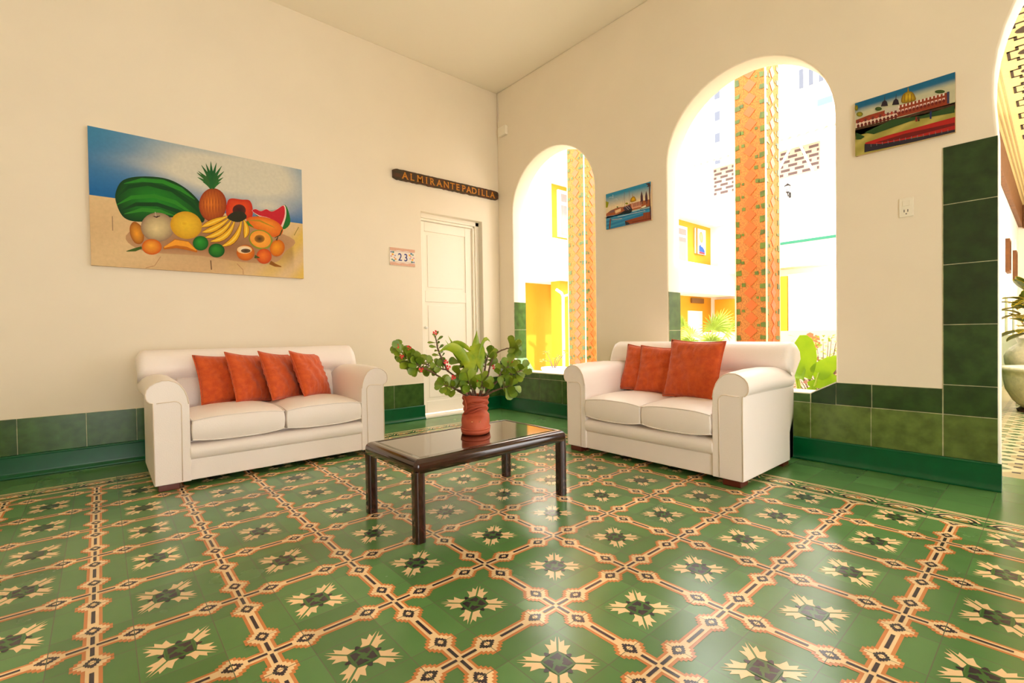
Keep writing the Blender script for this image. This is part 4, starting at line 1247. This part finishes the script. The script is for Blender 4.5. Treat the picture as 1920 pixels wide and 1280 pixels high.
A.stroke([(675, 840), (676, 895)], 12, (30, 40, 100)); A.stroke([(570, 880), (572, 915)], 12, (130, 30, 30)); A.stroke([(588, 880), (590, 912)], 10, (60, 30, 30))
A.mb.build('painted_scene', M_paint, p3, fixn=False)

# ================================================================== WOODEN SIGN, NUMBER TILE
def text_obj(txt, size, name, mt, parent, loc, ext=.003, rot=(PI / 2, 0, 0), sx=1, sy=1):
    cu = bpy.data.curves.new(name, 'FONT'); cu.body = txt; cu.size = size; cu.extrude = ext; cu.offset = size * .012; cu.resolution_u = 4
    cu.align_x = 'CENTER'
    t_ = bpy.data.objects.new('tmp', cu); COL.objects.link(t_)
    dg = bpy.context.evaluated_depsgraph_get(); dg.update()
    me = bpy.data.meshes.new_from_object(t_.evaluated_get(dg)); bpy.data.objects.remove(t_); bpy.data.curves.remove(cu)
    me.name = name; me.materials.clear(); me.materials.append(mt)
    me.transform(Matrix.Diagonal((sx, sy, 1, 1)))
    o = bpy.data.objects.new(name, me); COL.objects.link(o); o.parent = parent; o.location = loc; o.rotation_euler = rot
    return o
sg_ = empty('wooden_sign', (1.955, YA - .02, 2.682), 0, 'narrow rough wooden name board with carved gold letters above the door', 'sign')
sg_.rotation_euler = (0, -.010, 0)
mb = MB(); rs = random.Random(3)
L_ = 1.444; n_ = 60
top = []; bot = []
for k in range(n_ + 1):
    x = -L_ / 2 + L_ * k / n_; e = min(1, min(k, n_ - k) / 1.5)
    top.append((x, .056 * (.75 + .25 * e) + rs.uniform(-.002, .002))); bot.append((x, -.054 * (.7 + .3 * e) + rs.uniform(-.004, .003)))
MS = Matrix(((1, 0, 0, 0), (0, 0, 1, 0), (0, 1, 0, 0), (0, 0, 0, 1)))
mb.prism(bot + top[::-1], -.012, .018, MS)
M_signw = mat('weathered_sign_wood', (92, 50, 22), .7, rgb2=(56, 50, 28), nscale=7, bump=.6, bscale=30, stretch=(1, 1, 5))
mb.build('board', M_signw, sg_, bevel=.003)
M_gold = mat('ochre_carved_letter', (200, 128, 30), .6, noise=.2, nscale=40)
word = 'ALMIRANTEPADILLA'
xs_l = [-.585, -.498, -.40, -.318, -.245, -.15, -.055, .03, .105, .19, .265, .345, .415, .48, .55, .628]
for ch, x in zip(word, xs_l):
    o_ = text_obj(ch, .104, 'letter', M_gold, sg_, (x, -.013, -.036), ext=.0025)
    bm = bmesh.new(); bm.from_mesh(o_.data)
    xv = [v.co.x for v in bm.verts]; lo_, hi_ = min(xv), max(xv); top_ = max(v.co.y for v in bm.verts)
    feet = {'A': (lo_ + .006, hi_ - .006), 'M': (lo_ + .004, hi_ - .004), 'N': (lo_ + .008,), 'R': (lo_ + .008, hi_ - .006), 'T': (0,), 'I': (0,)}.get(ch, (lo_ + .007,))
    heads = {'A': (), 'T': (), 'M': (), 'N': (hi_ - .008,), 'I': (0,)}.get(ch, (lo_ + .006,))
    for ys_, xl in ((.001, feet), (top_ - .003, heads)):
        for xx in xl:
            r_ = bmesh.ops.create_cube(bm, size=1)
            bmesh.ops.scale(bm, vec=(.022, .005, .005), verts=r_['verts']); bmesh.ops.translate(bm, vec=(xx, ys_, .0005), verts=r_['verts'])
    bm.to_mesh(o_.data); bm.free()

nm = empty('number_plaque', (1.338, YA - .008, 1.793), 0, 'small ceramic house number plaque reading 23 left of the door', 'sign')
mb = MB(); mb.box(-.152, .152, 0, .008, -.096, .096)
mb.build('tile', mat('white_glazed_ceramic', (244, 234, 222), .25), nm, bevel=.003)
A = Art([(-.152, .096), (.152, .096), (.152, -.096), (-.152, -.096)], .304, .192)
def sh(pts, c): A.poly(pts, c)
for s in (1, -1):
    sh([(-.150, s * .094), (.150, s * .094), (.150, s * .066), (.09, s * .062), (.05, s * .070), (0, s * .064), (-.05, s * .070), (-.09, s * .062), (-.150, s * .066)][::s], (224, 176, 152))
    A.stroke([(-.15, s * .062), (-.08, s * .056), (0, s * .060), (.08, s * .056), (.15, s * .062)], .003, (196, 120, 110))
for s in (-1, 1):
    for (x, y, r, c) in ((.085, .028, .012, (240, 168, 60)), (.118, -.02, .013, (240, 168, 60)), (.105, .045, .014, (110, 150, 170)), (.125, .035, .011, (120, 160, 140)), (.112, -.045, .013, (90, 140, 130)), (.135, .0, .010, (214, 150, 160)), (.09, -.01, .009, (150, 140, 190)), (.135, -.045, .010, (110, 120, 170)), (.098, .012, .010, (220, 160, 160))):
        A.ell(s * x, y * s, r, r * .8, c, c, n=10)
o_ = A.mb.build('painted_border', M_paint, nm, fixn=False); o_.location = (-.152, 0, .096)
M_blue = mat('cobalt_glaze', (40, 58, 130), .3)
text_obj('2', .115, 'numeral', M_blue, nm, (-.032, -.0012, -.041), ext=.0006, sx=.85); text_obj('3', .115, 'numeral', M_blue, nm, (.038, -.0012, -.041), ext=.0006, sx=.85)

# ---- switch plate, junction box and cable
sw = empty('light_switch', (XB - .001, -.896, 1.70), -PI / 2, 'white switch and socket plate on the wall right of the large arch', 'switch')
mb = MB(); mb.box(-.036, .036, -.008, 0, -.060, .060); mb.build('plate', M_white, sw, bevel=.004)
mb = MB(); mb.box(-.018, .018, -.012, -.008, .008, .040); mb.build('rocker', M_white, sw, bevel=.002)
mb = MB(); mb.box(-.012, -.008, -.0088, -.0075, -.030, -.014); mb.box(.006, .010, -.0088, -.0075, -.030, -.014); mb.box(-.003, .003, -.0088, -.0075, -.044, -.038); mb.build('socket_slot', M_dark, sw)
jb = empty('junction_box', (XB - .001, 3.03, 3.47), -PI / 2, 'small white cable box high in the corner where the two walls meet', 'box')
mb = MB(); mb.box(-.06, .085, -.045, 0, -.06, .055); mb.build('box', M_white, jb, bevel=.008)
mb = MB(); mb.tube([(-.10, -.006, .52), (-.10, -.006, .03), (-.09, -.008, .0), (-.06, -.02, -.005)], .006, 6); mb.build('cable', M_white, jb, smooth=True)

# ================================================================== MOSAIC COLUMNS OUTSIDE
CX0 = 4.5; CS = .343; CDX = .373
def mosaic_column(y0, label, seed):
    e = empty('mosaic_column', (CX0 + CDX / 2, y0 + CS / 2, 0), 0, label, 'column', 'mosaic clad columns in the courtyard')
    rr = random.Random(seed)
    H = 6.0
    hx_, hy_ = CDX / 2, CS / 2
    mb = MB(); mb.box(-hx_, hx_, -hy_, hy_, 0, H)
    shaft = mb.build('shaft', mat('shard_mortar', (190, 120, 46), .85, rgb2=(138, 82, 34), nscale=70), e)
    M_or = mat('orange_tile_shard', (212, 84, 16), .35, noise=.08, nscale=3); M_gr = mat('green_tile_shard', (76, 92, 12), .35, noise=.3, nscale=9)
    mo = MB(); mg = MB(); dz_ = .1475
    for face in range(4):
        hw_ = hy_ if face in (0, 2) else hx_
        out = hx_ if face in (0, 2) else hy_
        ang = (PI, -PI / 2, 0, PI / 2)[face]         # outward direction
        ca, sa = math.cos(ang), math.sin(ang)
        Mf = Matrix(((-sa, 0, ca, ca * out), (ca, 0, sa, sa * out), (0, 1, 0, 0), (0, 0, 0, 1)))
        k = 0; z = .05
        while z < H - .1:
            j = rr.uniform(-.008, .008); r = .070 + rr.uniform(-.004, .004)
            mo.prism([(j - r, z), (j, z - r), (j + r, z), (j, z + r)], 0, .006, Mf)
            for s in (-1, 1):
                w_ = rr.uniform(.035, .065); h_ = rr.uniform(.04, .065); c0 = s * (hw_ - w_ / 2 - .008); zz = z + dz_ / 2 + rr.uniform(-.012, .012)
                q_ = [(c0 - w_ / 2 + rr.uniform(-.008, .008), zz - h_ / 2 + rr.uniform(-.01, .01)), (c0 + w_ / 2 + rr.uniform(-.008, .004), zz - h_ / 2 + rr.uniform(-.01, .01)), (c0 + w_ / 2 + rr.uniform(-.008, .004), zz + h_ / 2 + rr.uniform(-.01, .01)), (c0 - w_ / 2 + rr.uniform(-.008, .008), zz + h_ / 2 + rr.uniform(-.01, .01))]
                q_ = [(max(-hw_ + .004, min(hw_ - .004, a)), b) for a, b in q_]
                mg.prism(q_, 0, .005, Mf)
                if rr.random() < .55:
                    c1 = s * (hw_ - .095 + rr.uniform(-.01, .01)); zz = z + dz_ / 2 + rr.uniform(-.02, .02); r_ = rr.uniform(.012, .022)
                    mg.prism([(c1 - r_, zz - r_ * .8), (c1 + r_, zz - r_), (c1 + r_ * .8, zz + r_), (c1 - r_, zz + r_)], 0, .005, Mf)
            z += dz_
    mo.build('orange_diamonds', M_or, shaft); mg.build('green_shards', M_gr, shaft)
    mb = MB()
    for sx in (-1, 1):
        for sy in (-1, 1):
            mb.box(sx * hx_ - .007, sx * hx_ + .007, sy * hy_ - .007, sy * hy_ + .007, 0, H)
    mb.build('edge_strip', mat('pale_edge_strip', (232, 216, 170), .5), e)
    return e
mosaic_column(3.262, 'orange and green mosaic column seen through the narrow left arch', 5)
mosaic_column(.625, 'orange and green mosaic column seen through the wide right arch', 8)

# ================================================================== COURTYARD
g = MB(); g.box(2.9, 30, YC + .18, 14, -.15, -.02); struct(g.build('floor', M_ground))
YF, XF = 5.472, 13.0
def bld(name, label): return empty(name, (0, 0, 0), 0, label, 'building')
# --- left facade (faces the camera side, plane y = YF)
f1 = empty('courtyard_house', (8.5, YF, 0), 0, 'white and yellow house with balcony, brick lattice vents and tiled eave around the courtyard', 'building')
def part(parent, name, mt, boxes, bevel=0):
    mb = MB()
    for b_ in boxes: mb.box(*b_)
    for k, p in enumerate(mb.v): mb.v[k] = p - parent.location
    return mb.build(name, mt, parent, bevel=bevel)
part(f1, 'wall', M_exty, [(6.04, 13.0, YF, YF + .3, 0, 4.10)])
part(f1, 'white_wall', M_extw, [(4.2, 6.04, YF - .02, YF + .3, 2.3, 9.0), (4.2, 5.25, YF - .03, YF + .3, 0, 2.45), (6.04, 13.0, YF + .5, YF + .8, 4.1, 6.0)])
part(f1, 'lower_wall', M_exty, [(5.25, 6.04, YF, YF + .3, 0, 2.3)])
part(f1, 'balcony_slab', M_extw, [(5.2, 14.6, YF - .75, YF, 1.97, 2.12)])
part(f1, 'balcony_parapet', M_extw, [(5.2, 13.0, YF - .75, YF - .65, 2.12, 2.75), (5.2, 5.3, YF - .65, YF, 2.12, 2.75)])
part(f1, 'eave', M_extw, [(6.0, 13.2, YF - .5, YF + .5, 4.10, 4.22)])
for (x0, x1, z0, z1) in ((6.22, 7.2, 3.0, 4.0), (10.4, 11.55, 2.8, 3.92)):
    part(f1, 'window', M_metalw, [(x0, x1, YF - .04, YF + .02, z0, z1)])
    part(f1, 'curtain', M_curtain, [(x0 + .09, x1 - .09, YF - .055, YF - .04, z0 + .05, z1 - .32), (x0 + .09, x1 - .09, YF - .055, YF - .04, z1 - .24, z1 - .08)])
part(f1, 'doorway', M_curtain, [(6.55, 7.7, YF - .03, YF + .01, .1, 1.75)])
part(f1, 'door_frame', M_extw, [(6.45, 7.8, YF - .02, YF + .01, 0, 1.85)])
part(f1, 'pillar', M_exty, [(5.62, 5.86, YF - .62, YF - .38, 0, 1.97)])
part(f1, 'door', M_metalw, [(11.6, 12.4, YF - .03, YF, .0, 1.55)])
part(f1, 'doorway_sign', mat('brown_sign', (120, 84, 40), .6), [(11.75, 12.45, YF - .06, YF - .02, 1.78, 1.92)])
# pipes
dp = MB(); dp.tube([(5.60, YF - .72, 0), (5.60, YF - .72, 1.66), (5.56, YF - .72, 1.72), (5.42, YF - .72, 1.78)], .028, 8); dp.tube([(5.60, YF - .72, 1.66), (5.95, YF - .72, 1.74)], .022, 8)
o_ = dp.build('drain_pipe', M_metalw, smooth=True); tag(o_, 'white drain pipe standing in front of the yellow wall left of the narrow arch view', 'pipe')
dp = MB(); dp.tube([(5.98, YF - .1, 2.0), (6.0, YF - .12, 1.80), (6.06, YF - .12, 1.56), (6.16, YF - .12, 1.47), (6.4, YF - .12, 1.46), (8, YF - .12, 1.44)], .04, 10)
for k, p in enumerate(dp.v): dp.v[k] = p - f1.location
dp.build('waste_pipe', M_metalw, f1, smooth=True)
# picture on the yellow wall
pc = canvas('painting', (11.98, YF - .05, 3.97), 0, .62, .74, .04, 'tall figure painting on the yellow courtyard wall seen through the wide arch')
A = Art([(0, 0), (62, 0), (62, 74), (0, 74)], .62, .74)
A.poly([(0, 0), (62, 0), (62, 74), (0, 74)], (240, 230, 216))
A.poly([(14, 0), (4, 0), (2, 74), (14, 74)], (190, 110, 40)); A.rings(curve([(26, 12), (38, 8), (46, 20), (44, 36), (34, 40), (24, 28)], 3), (240, 190, 140), (214, 130, 70)); A.poly([(22, 50), (34, 44), (54, 60), (56, 72), (22, 72)], (40, 90, 190)); A.poly([(24, 66), (54, 68), (54, 73), (22, 73)], (200, 60, 70)); A.poly([(30, 40), (44, 38), (48, 54), (34, 50)], (250, 220, 180))
A.mb.build('painted_scene', M_paint, pc, fixn=False)

# --- far house (plane x = XF)
f2 = f1
part(f2, 'wall', M_extw, [(XF, XF + .3, 5.6, 6.9, 0, 5.9), (XF, XF + .3, YC + .18, 5.6, 0, 5.9)])
part(f2, 'lower_yellow_wall', M_exty, [(XF - .9, XF - .02, 3.02, 3.75, 0.0, 2.33), (XF - .12, XF - .01, 4.72, 5.3, 0, 1.9)])
part(f2, 'lean_to', mat('pale_yellow_render', (250, 240, 190), .8), [(XF - .9, XF - .02, 2.42, 3.0, 0, 2.36)])
part(f2, 'balcony_rail', M_extw, [(XF - .5, XF - .02, 2.0, 5.0, 2.6, 3.2)])
part(f2, 'green_edge', M_greenp, [(XF - .52, XF - .44, 1.6, 4.1, 3.2, 3.27)])
def lattice(y0, y1, z0, z1):
    l = MB()
    l.box(XF - .06, XF - .03, y0, y1, z0, z1)
    for k, p in enumerate(l.v): l.v[k] = p - f2.location
    lo = l.build('lattice_vent', mat('lattice_cement', (196, 166, 146), .8), f2)
    d = MB(); bh = .115; bw = .36; r_ = 0; z = z0 + .02
    while z + .06 < z1:
        y = y0 + (.02 if r_ % 2 else -.16)
        while y < y1:
            a, b_ = max(y0 + .01, y), min(y1 - .01, y + bw - .14)
            if b_ - a > .03: d.box(XF - .064, XF - .0605, a, b_, z, z + .07)
            y += bw - .02
        z += bh; r_ += 1
    for k, p in enumerate(d.v): d.v[k] = p - f2.location
    d.build('lattice_dark_patches', mat('painted_gap_shade', (92, 76, 74), .9), lo)  # dark patches on the solid slab, painting the shade inside the lattice holes
lattice(4.72, 5.33, 5.03, 5.85); lattice(2.53, 3.75, 5.09, 5.81)
ro = MB()
ro.add([(XF - .7, -.8, 5.86), (XF + .5, -.8, 6.35), (XF + .5, 6.9, 6.35), (XF - .7, 6.9, 5.86)], [(0, 1, 2, 3)])
for k in range(38):
    y = -.7 + k * .2; ro.tube([(XF - .72, y, 5.90), (XF + .5, y, 6.40)], .07, 8)
for k, p in enumerate(ro.v): ro.v[k] = p - f2.location
ro.build('tiled_eave', M_rooftile, f2, smooth=True)
br = MB(); br.tube([(XF - .15, 3.62, 5.05), (XF - .68, 2.88, 5.85)], .03, 6); br.tube([(XF - .15, 2.64, 5.0), (XF - .68, 2.86, 5.85)], .03, 6)
for k, p in enumerate(br.v): br.v[k] = p - f2.location
br.build('eave_brace', M_metalw, f2)
lp = empty('wall_lantern', (XF - .06, 3.24, 4.78), 0, 'small black carriage lantern on the white far wall', 'lamp')
mb = MB(); mb.tube([(.03, 0, -.2), (-.10, 0, -.24), (-.14, 0, -.16)], .015, 6); mb.tube([(.03, 0, -.26), (.03, 0, -.12)], .03, 6); mb.build('bracket', M_lampb, lp)
mb = MB(); mb.lathe([(.0, .10), (.035, .07), (.085, .03), (.075, .02)], 6, (-.14, 0, 0)); mb.lathe([(.035, -.16), (.045, -.14), (.03, -.13)], 6, (-.14, 0, 0))
for k in range(6):
    a = k * PI / 3; mb.tube([(-.14 + .04 * math.cos(a), .04 * math.sin(a), -.14), (-.14 + .07 * math.cos(a), .07 * math.sin(a), .02)], .006, 4)
mb.build('cage', M_lampb, lp)
mb = MB(); mb.lathe([(.0, -.13), (.03, -.13), (.06, .015), (0, .02)], 6, (-.14, 0, 0)); mb.build('glass', mat('frosted_lantern_glass', (226, 226, 226), .3), lp)
# --- white block rising behind, with slot windows
f3 = empty('tall_building', (18, 3, 0), 0, 'tall white building rising behind the far tiled eave', 'building')
part(f3, 'wall', M_extw, [(16.0, 20, -1.0, 4.2, 0, 11.8)])
part(f3, 'parapet', M_extw, [(15.95, 16.0, -1.0, 4.2, 9.4, 9.7)])
for k in range(4): part(f3, 'slot_window', M_glassdark, [(15.97, 16.0, 3.85 - k * .28, 3.97 - k * .28, 8.7, 9.3)])
M_bg = mat('blue_grey_glass', (90, 110, 140), .2)
for b_ in ((15.96, 16.0, 2.2, 2.75, 7.75, 8.1), (15.96, 16.0, 3.05, 3.45, 7.95, 8.15)): part(f3, 'window', M_bg, [b_])
f4 = empty('tower_block', (38, 21, 0), 0, 'distant pale tower block above the left eave', 'building')
part(f4, 'wall', M_extw, [(36, 42, 15.0, 24, 0, 30)])
for k in range(6): part(f4, 'window', M_glassdark, [(35.95, 36, 16.0, 16.4, 12.5 + k * 1.7, 13.2 + k * 1.7)])
# --- garden wall with a painted flower
gw = MB(); gw.box(7.6, 7.9, .75, 3.2, -.02, .93)
for k, p in enumerate(gw.v): gw.v[k] = p
gwo = gw.build('garden_wall', mat('grey_render', (214, 196, 180), .9)); tag(gwo, 'low rendered garden wall with a painted orange flower', 'wall')
mb = MB()
for k, a in enumerate((90, 35, 145, -20, 200, 250, 290)):
    r_ = math.radians(a); L = .16
    P = [(1.14 + u * L * math.cos(r_) - w_ * math.sin(r_), .74 + u * L * math.sin(r_) + w_ * math.cos(r_)) for u, w_ in ((.15, 0), (.5, -.045), (.85, -.05), (1, 0), (.85, .05), (.5, .045))]
    mb.prism(P, 0, .004, Matrix(((0, 0, -1, 7.6), (1, 0, 0, 0), (0, 1, 0, 0), (0, 0, 0, 1))))
mb.build('painted_flower', mat('terracotta_paint', (222, 110, 70), .8), gwo)

# --- plants outside
def heart_leaf(mb, base, tip, Wd, nrm=(-1, -.4, .3)):
    b_ = Vector(base); t_ = Vector(tip); d = t_ - b_; L = d.length; d.normalize(); s = d.cross(Vector(nrm)).normalized(); nn = s.cross(d)
    out = [(-.18, .28), (-.12, .46), (.05, .52), (.3, .50), (.55, .40), (.8, .2), (1, .0)]
    v = []; f = []
    for (u, w_) in out:
        wav = .03 * math.sin(u * 18)
        c = b_ + d * (u * L) ; drop = -nn * (.12 * L * u * u)
        cc_ = b_ + d * (max(u, 0) * L) + drop
        v += [c - s * Wd * (w_ + wav * .3) + drop + nn * .02, cc_, c + s * Wd * (w_ + wav * .3) + drop + nn * .02]
    for i in range(len(out) - 1):
        for k in (0, 1): f.append((i * 3 + k, i * 3 + k + 1, (i + 1) * 3 + k + 1, (i + 1) * 3 + k))
    mb.add(v, f)
ee = empty('elephant_ear', (3.62, -.02, -.02), 0, 'elephant ear plant with one big bright green leaf just outside the wide arch', 'plant')
mb = MB(); st_ = MB()
O = Vector(ee.location)
for (base, tip, wd) in (((3.6, .06, .80), (3.55, -.10, .50), .30), ((3.62, -.14, .56), (3.7, -.30, .72), .15), ((3.66, -.10, .50), (3.6, -.35, .47), .17), ((3.6, .05, .58), (3.5, -.05, .50), .16), ((3.7, -.22, .42), (3.62, -.42, .38), .18), ((3.6, -.05, .36), (3.5, -.2, .30), .16)):
    heart_leaf(mb, Vector(base) - O, Vector(tip) - O, wd)
    b0 = Vector(base) - O; st_.tube([(0, 0, 0), (b0.x * .5, b0.y * .4, b0.z * .55), b0], [.016, .012, .006], 6)
mb.build('leaves', M_gleaf, ee, smooth=True, fixn=False); st_.build('stalks', mat('pale_green_stalk', (170, 196, 60), .5), ee, smooth=True)
def bush(name, label, cat, c, R_, n, L, mt, seed, group=None, squash=.7):
    rr = random.Random(seed); e = empty(name, (c[0], c[1], -.02), 0, label, cat, group); mb = MB(); st2 = MB()
    for k in range(n):
        a = rr.uniform(0, 2 * PI); ph_ = rr.uniform(0, 1); r_ = R_ * (rr.uniform(.2, 1) ** .5)
        p = Vector((r_ * math.cos(a), r_ * math.sin(a), c[2] * (.35 + .65 * rr.random())))
        d = Vector((math.cos(a), math.sin(a), rr.uniform(-.2, .9)))
        leaf(mb, p, d, (0, 0, 1), L * rr.uniform(.7, 1.2), L * .45, curl=.3)
        if k % 9 == 0: st2.tube([(0, 0, 0), (p.x * .6, p.y * .6, p.z * .5), p], [.010, .006, .003], 5)
    mb.build('foliage', mt, e, smooth=True, fixn=False); st2.build('stems', M_stem, e)
    return e
bush('garden_shrub', 'low leafy shrub with reddish leaves beside the garden wall', 'plant', (5.4, .35, .62), .34, 240, .10, mat('variegated_leaf', (150, 150, 40), .5, rgb2=(170, 84, 50), nscale=12), 3, 'low shrubs beyond the wide arch')
bush('garden_shrub', 'bright green shrub growing behind the elephant ear', 'plant', (6.9, .75, .86), .40, 280, .09, mat('lime_leaf', (170, 190, 60), .5, noise=.2), 7, 'low shrubs beyond the wide arch')
pt_ = empty('potted_plant', (3.95, 3.42, -.02), 0, 'small flowering plant in a white pot beyond the narrow arch', 'plant')
mb = MB(); mb.lathe([(0, 0), (.13, 0), (.18, .42), (.195, .43), (.19, .46), (.16, .46), (.15, .40), (0, .40)], 24); mb.build('pot', M_metalw, pt_, smooth=True)
mb = MB(); st_ = MB(); rr = random.Random(9)
for k in range(5):
    a = k * 1.3; tp = Vector((.14 * math.cos(a), .20 * math.sin(a), .62 + .07 * math.sin(k * 2)))
    st_.tube([(0, 0, .4), (tp.x * .4, tp.y * .4, .55), tp], [.006, .005, .003], 5)
    for j in range(12):
        b2 = j * 2.4; leaf(mb, tp - Vector((0, 0, .02 * rr.random())), (math.cos(b2), math.sin(b2), rr.uniform(-.2, .7)), (0, 0, 1), .06, .032)
mb.build('foliage', M_leafA, pt_, smooth=True, fixn=False); st_.build('stem', M_stem, pt_)
# palm
pm = empty('palm', (6.3, 2.25, -.02), 0, 'pale fan palm in the courtyard left of the orange column', 'plant')
mb = MB(); st_ = MB(); rr = random.Random(21)
for k in range(15):
    a = k * 2 * PI / 15 + rr.uniform(-.2, .2); el = rr.uniform(.45, 1.25); L = rr.uniform(.55, .85)
    root_ = Vector((0, 0, .35)); tip = root_ + Vector((math.cos(a) * math.cos(el), math.sin(a) * math.cos(el), math.sin(el))) * L
    st_.tube([root_, root_.lerp(tip, .5) + Vector((0, 0, .05)), tip], [.012, .009, .006], 5)
    d = (tip - root_).normalized(); s = d.cross(Vector((0, 0, 1))).normalized(); n_2 = s.cross(d)
    for j in range(17):
        b2 = -1.35 + 2.7 * j / 16; dd = d * math.cos(b2) + s * math.sin(b2) + Vector((0, 0, -.25 * abs(b2)))
        Lb = .40 * (1 - .25 * abs(b2)); e_ = tip + dd.normalized() * Lb - Vector((0, 0, .07)); w_ = n_2.cross(dd).normalized() * .014
        m_ = tip.lerp(e_, .5) + Vector((0, 0, .03))
        mb.add([tip - w_ * .3, tip + w_ * .3, m_ + w_, e_, m_ - w_], [(0, 1, 2, 3, 4)])
mb.build('fronds', M_palm, pm, fixn=False); st_.build('stalks', M_palm, pm)
mb = MB(); mb.lathe([(.07, 0), (.06, .2), (.08, .38), (0, .42)], 12); mb.build('trunk', M_stem, pm)

# ================================================================== CORRIDOR PLANTERS
pl = empty('planter', (6.62, -1.52, 0), 0, 'large cream ceramic planter with raised relief at the corridor edge of the frame', 'planter')
mb = MB(); mb.lathe([(0, .04), (.26, .04), (.34, .12), (.40, .25), (.42, .38), (.425, .44), (.45, .455), (.455, .48), (.44, .495), (.40, .495), (.38, .46), (.36, .40), (0, .40)], 48)
mb.build('bowl', M_planter, pl, smooth=True)
mb = MB(); mb.lathe([(0, 0), (.30, 0), (.31, .02), (.28, .045), (0, .045)], 40); mb.build('foot', mat('dark_red_base', (70, 26, 14), .6), pl)
cr = empty('croton', (7.35, -1.32, 0), 0, 'croton plant with yellow veined dark leaves in a cream vase behind the big planter', 'plant')
mb = MB(); mb.lathe([(0, 0), (.14, 0), (.15, .04), (.12, .10), (.15, .3), (.24, .48), (.25, .58), (.2, .68), (.13, .74), (.15, .80), (.13, .80), (.11, .74), (0, .70)], 32)
mb.build('vase', M_planter, cr, smooth=True)
mb = MB(); vn = MB(); st_ = MB(); rr = random.Random(2)
for k in range(46):
    a = rr.uniform(0, 2 * PI); el = rr.uniform(-.2, 1.2); h = rr.uniform(.86, 1.30)
    c0 = Vector((rr.uniform(-.06, .06), rr.uniform(-.06, .06), h)); d = Vector((math.cos(a) * math.cos(el), math.sin(a) * math.cos(el), math.sin(el)))
    c1 = c0 + d * .10; L = rr.uniform(.20, .30)
    s = d.cross(Vector((0, 0, 1))).normalized(); nn = s.cross(d)
    v = []; f = []
    for u, w_ in ((0, .02), (.2, .5), (.45, .9), (.7, .8), (.9, .4), (1, .03)):
        c = c1 + d * u * L - Vector((0, 0, .08 * u * u)); v += [c - s * .075 * w_ + nn * .012, c, c + s * .075 * w_ + nn * .012]
    for i in range(5):
        for q in (0, 1): f.append((i * 3 + q, i * 3 + q + 1, (i + 1) * 3 + q + 1, (i + 1) * 3 + q))
    mb.add(v, f)
    mid = [(v[i * 3 + 1] + nn * .003) for i in range(6)]; vn.tube(mid, .004, 4)
    for i in range(1, 5):
        for q in (0, 2): vn.tube([mid[i], v[(i + 1) * 3 + q].lerp(v[i * 3 + q], .5) + nn * .004], [.003, .0015], 3)
    vn.tube([v[i * 3] + nn * .002 for i in range(6)], .0025, 3); vn.tube([v[i * 3 + 2] + nn * .002 for i in range(6)], .0025, 3)
    st_.tube([(0, 0, .7), c0, c1], [.010, .006, .004], 5)
lf_ = mb.build('foliage', M_croton, cr, smooth=True, fixn=False); vn.build('veins', M_vein, lf_, fixn=False); st_.build('stems', M_stem, cr)
# framed pictures hanging between the corridor arches
for k, (x, lab) in enumerate(((10.6, 'thin framed picture on the corridor wall, nearer one'), (12.5, 'thin framed picture on the corridor wall, further one'))):
    e = empty('framed_picture', (x, YC - .001, 2.15), 0, lab, 'picture', 'pictures between the corridor arches')
    mb = MB()
    for b_ in ((-.22, .22, -.05, 0, .24, .28), (-.22, .22, -.05, 0, -.28, -.24), (-.22, -.18, -.05, 0, -.24, .24), (.18, .22, -.05, 0, -.24, .24)): mb.box(*b_)
    mb.build('frame', M_beam, e)
    mb = MB(); mb.box(-.18, .18, -.03, 0, -.24, .24); mb.build('picture', mat('dull_green_print', (120, 110, 60), .5, rgb2=(150, 90, 50), nscale=8), e)
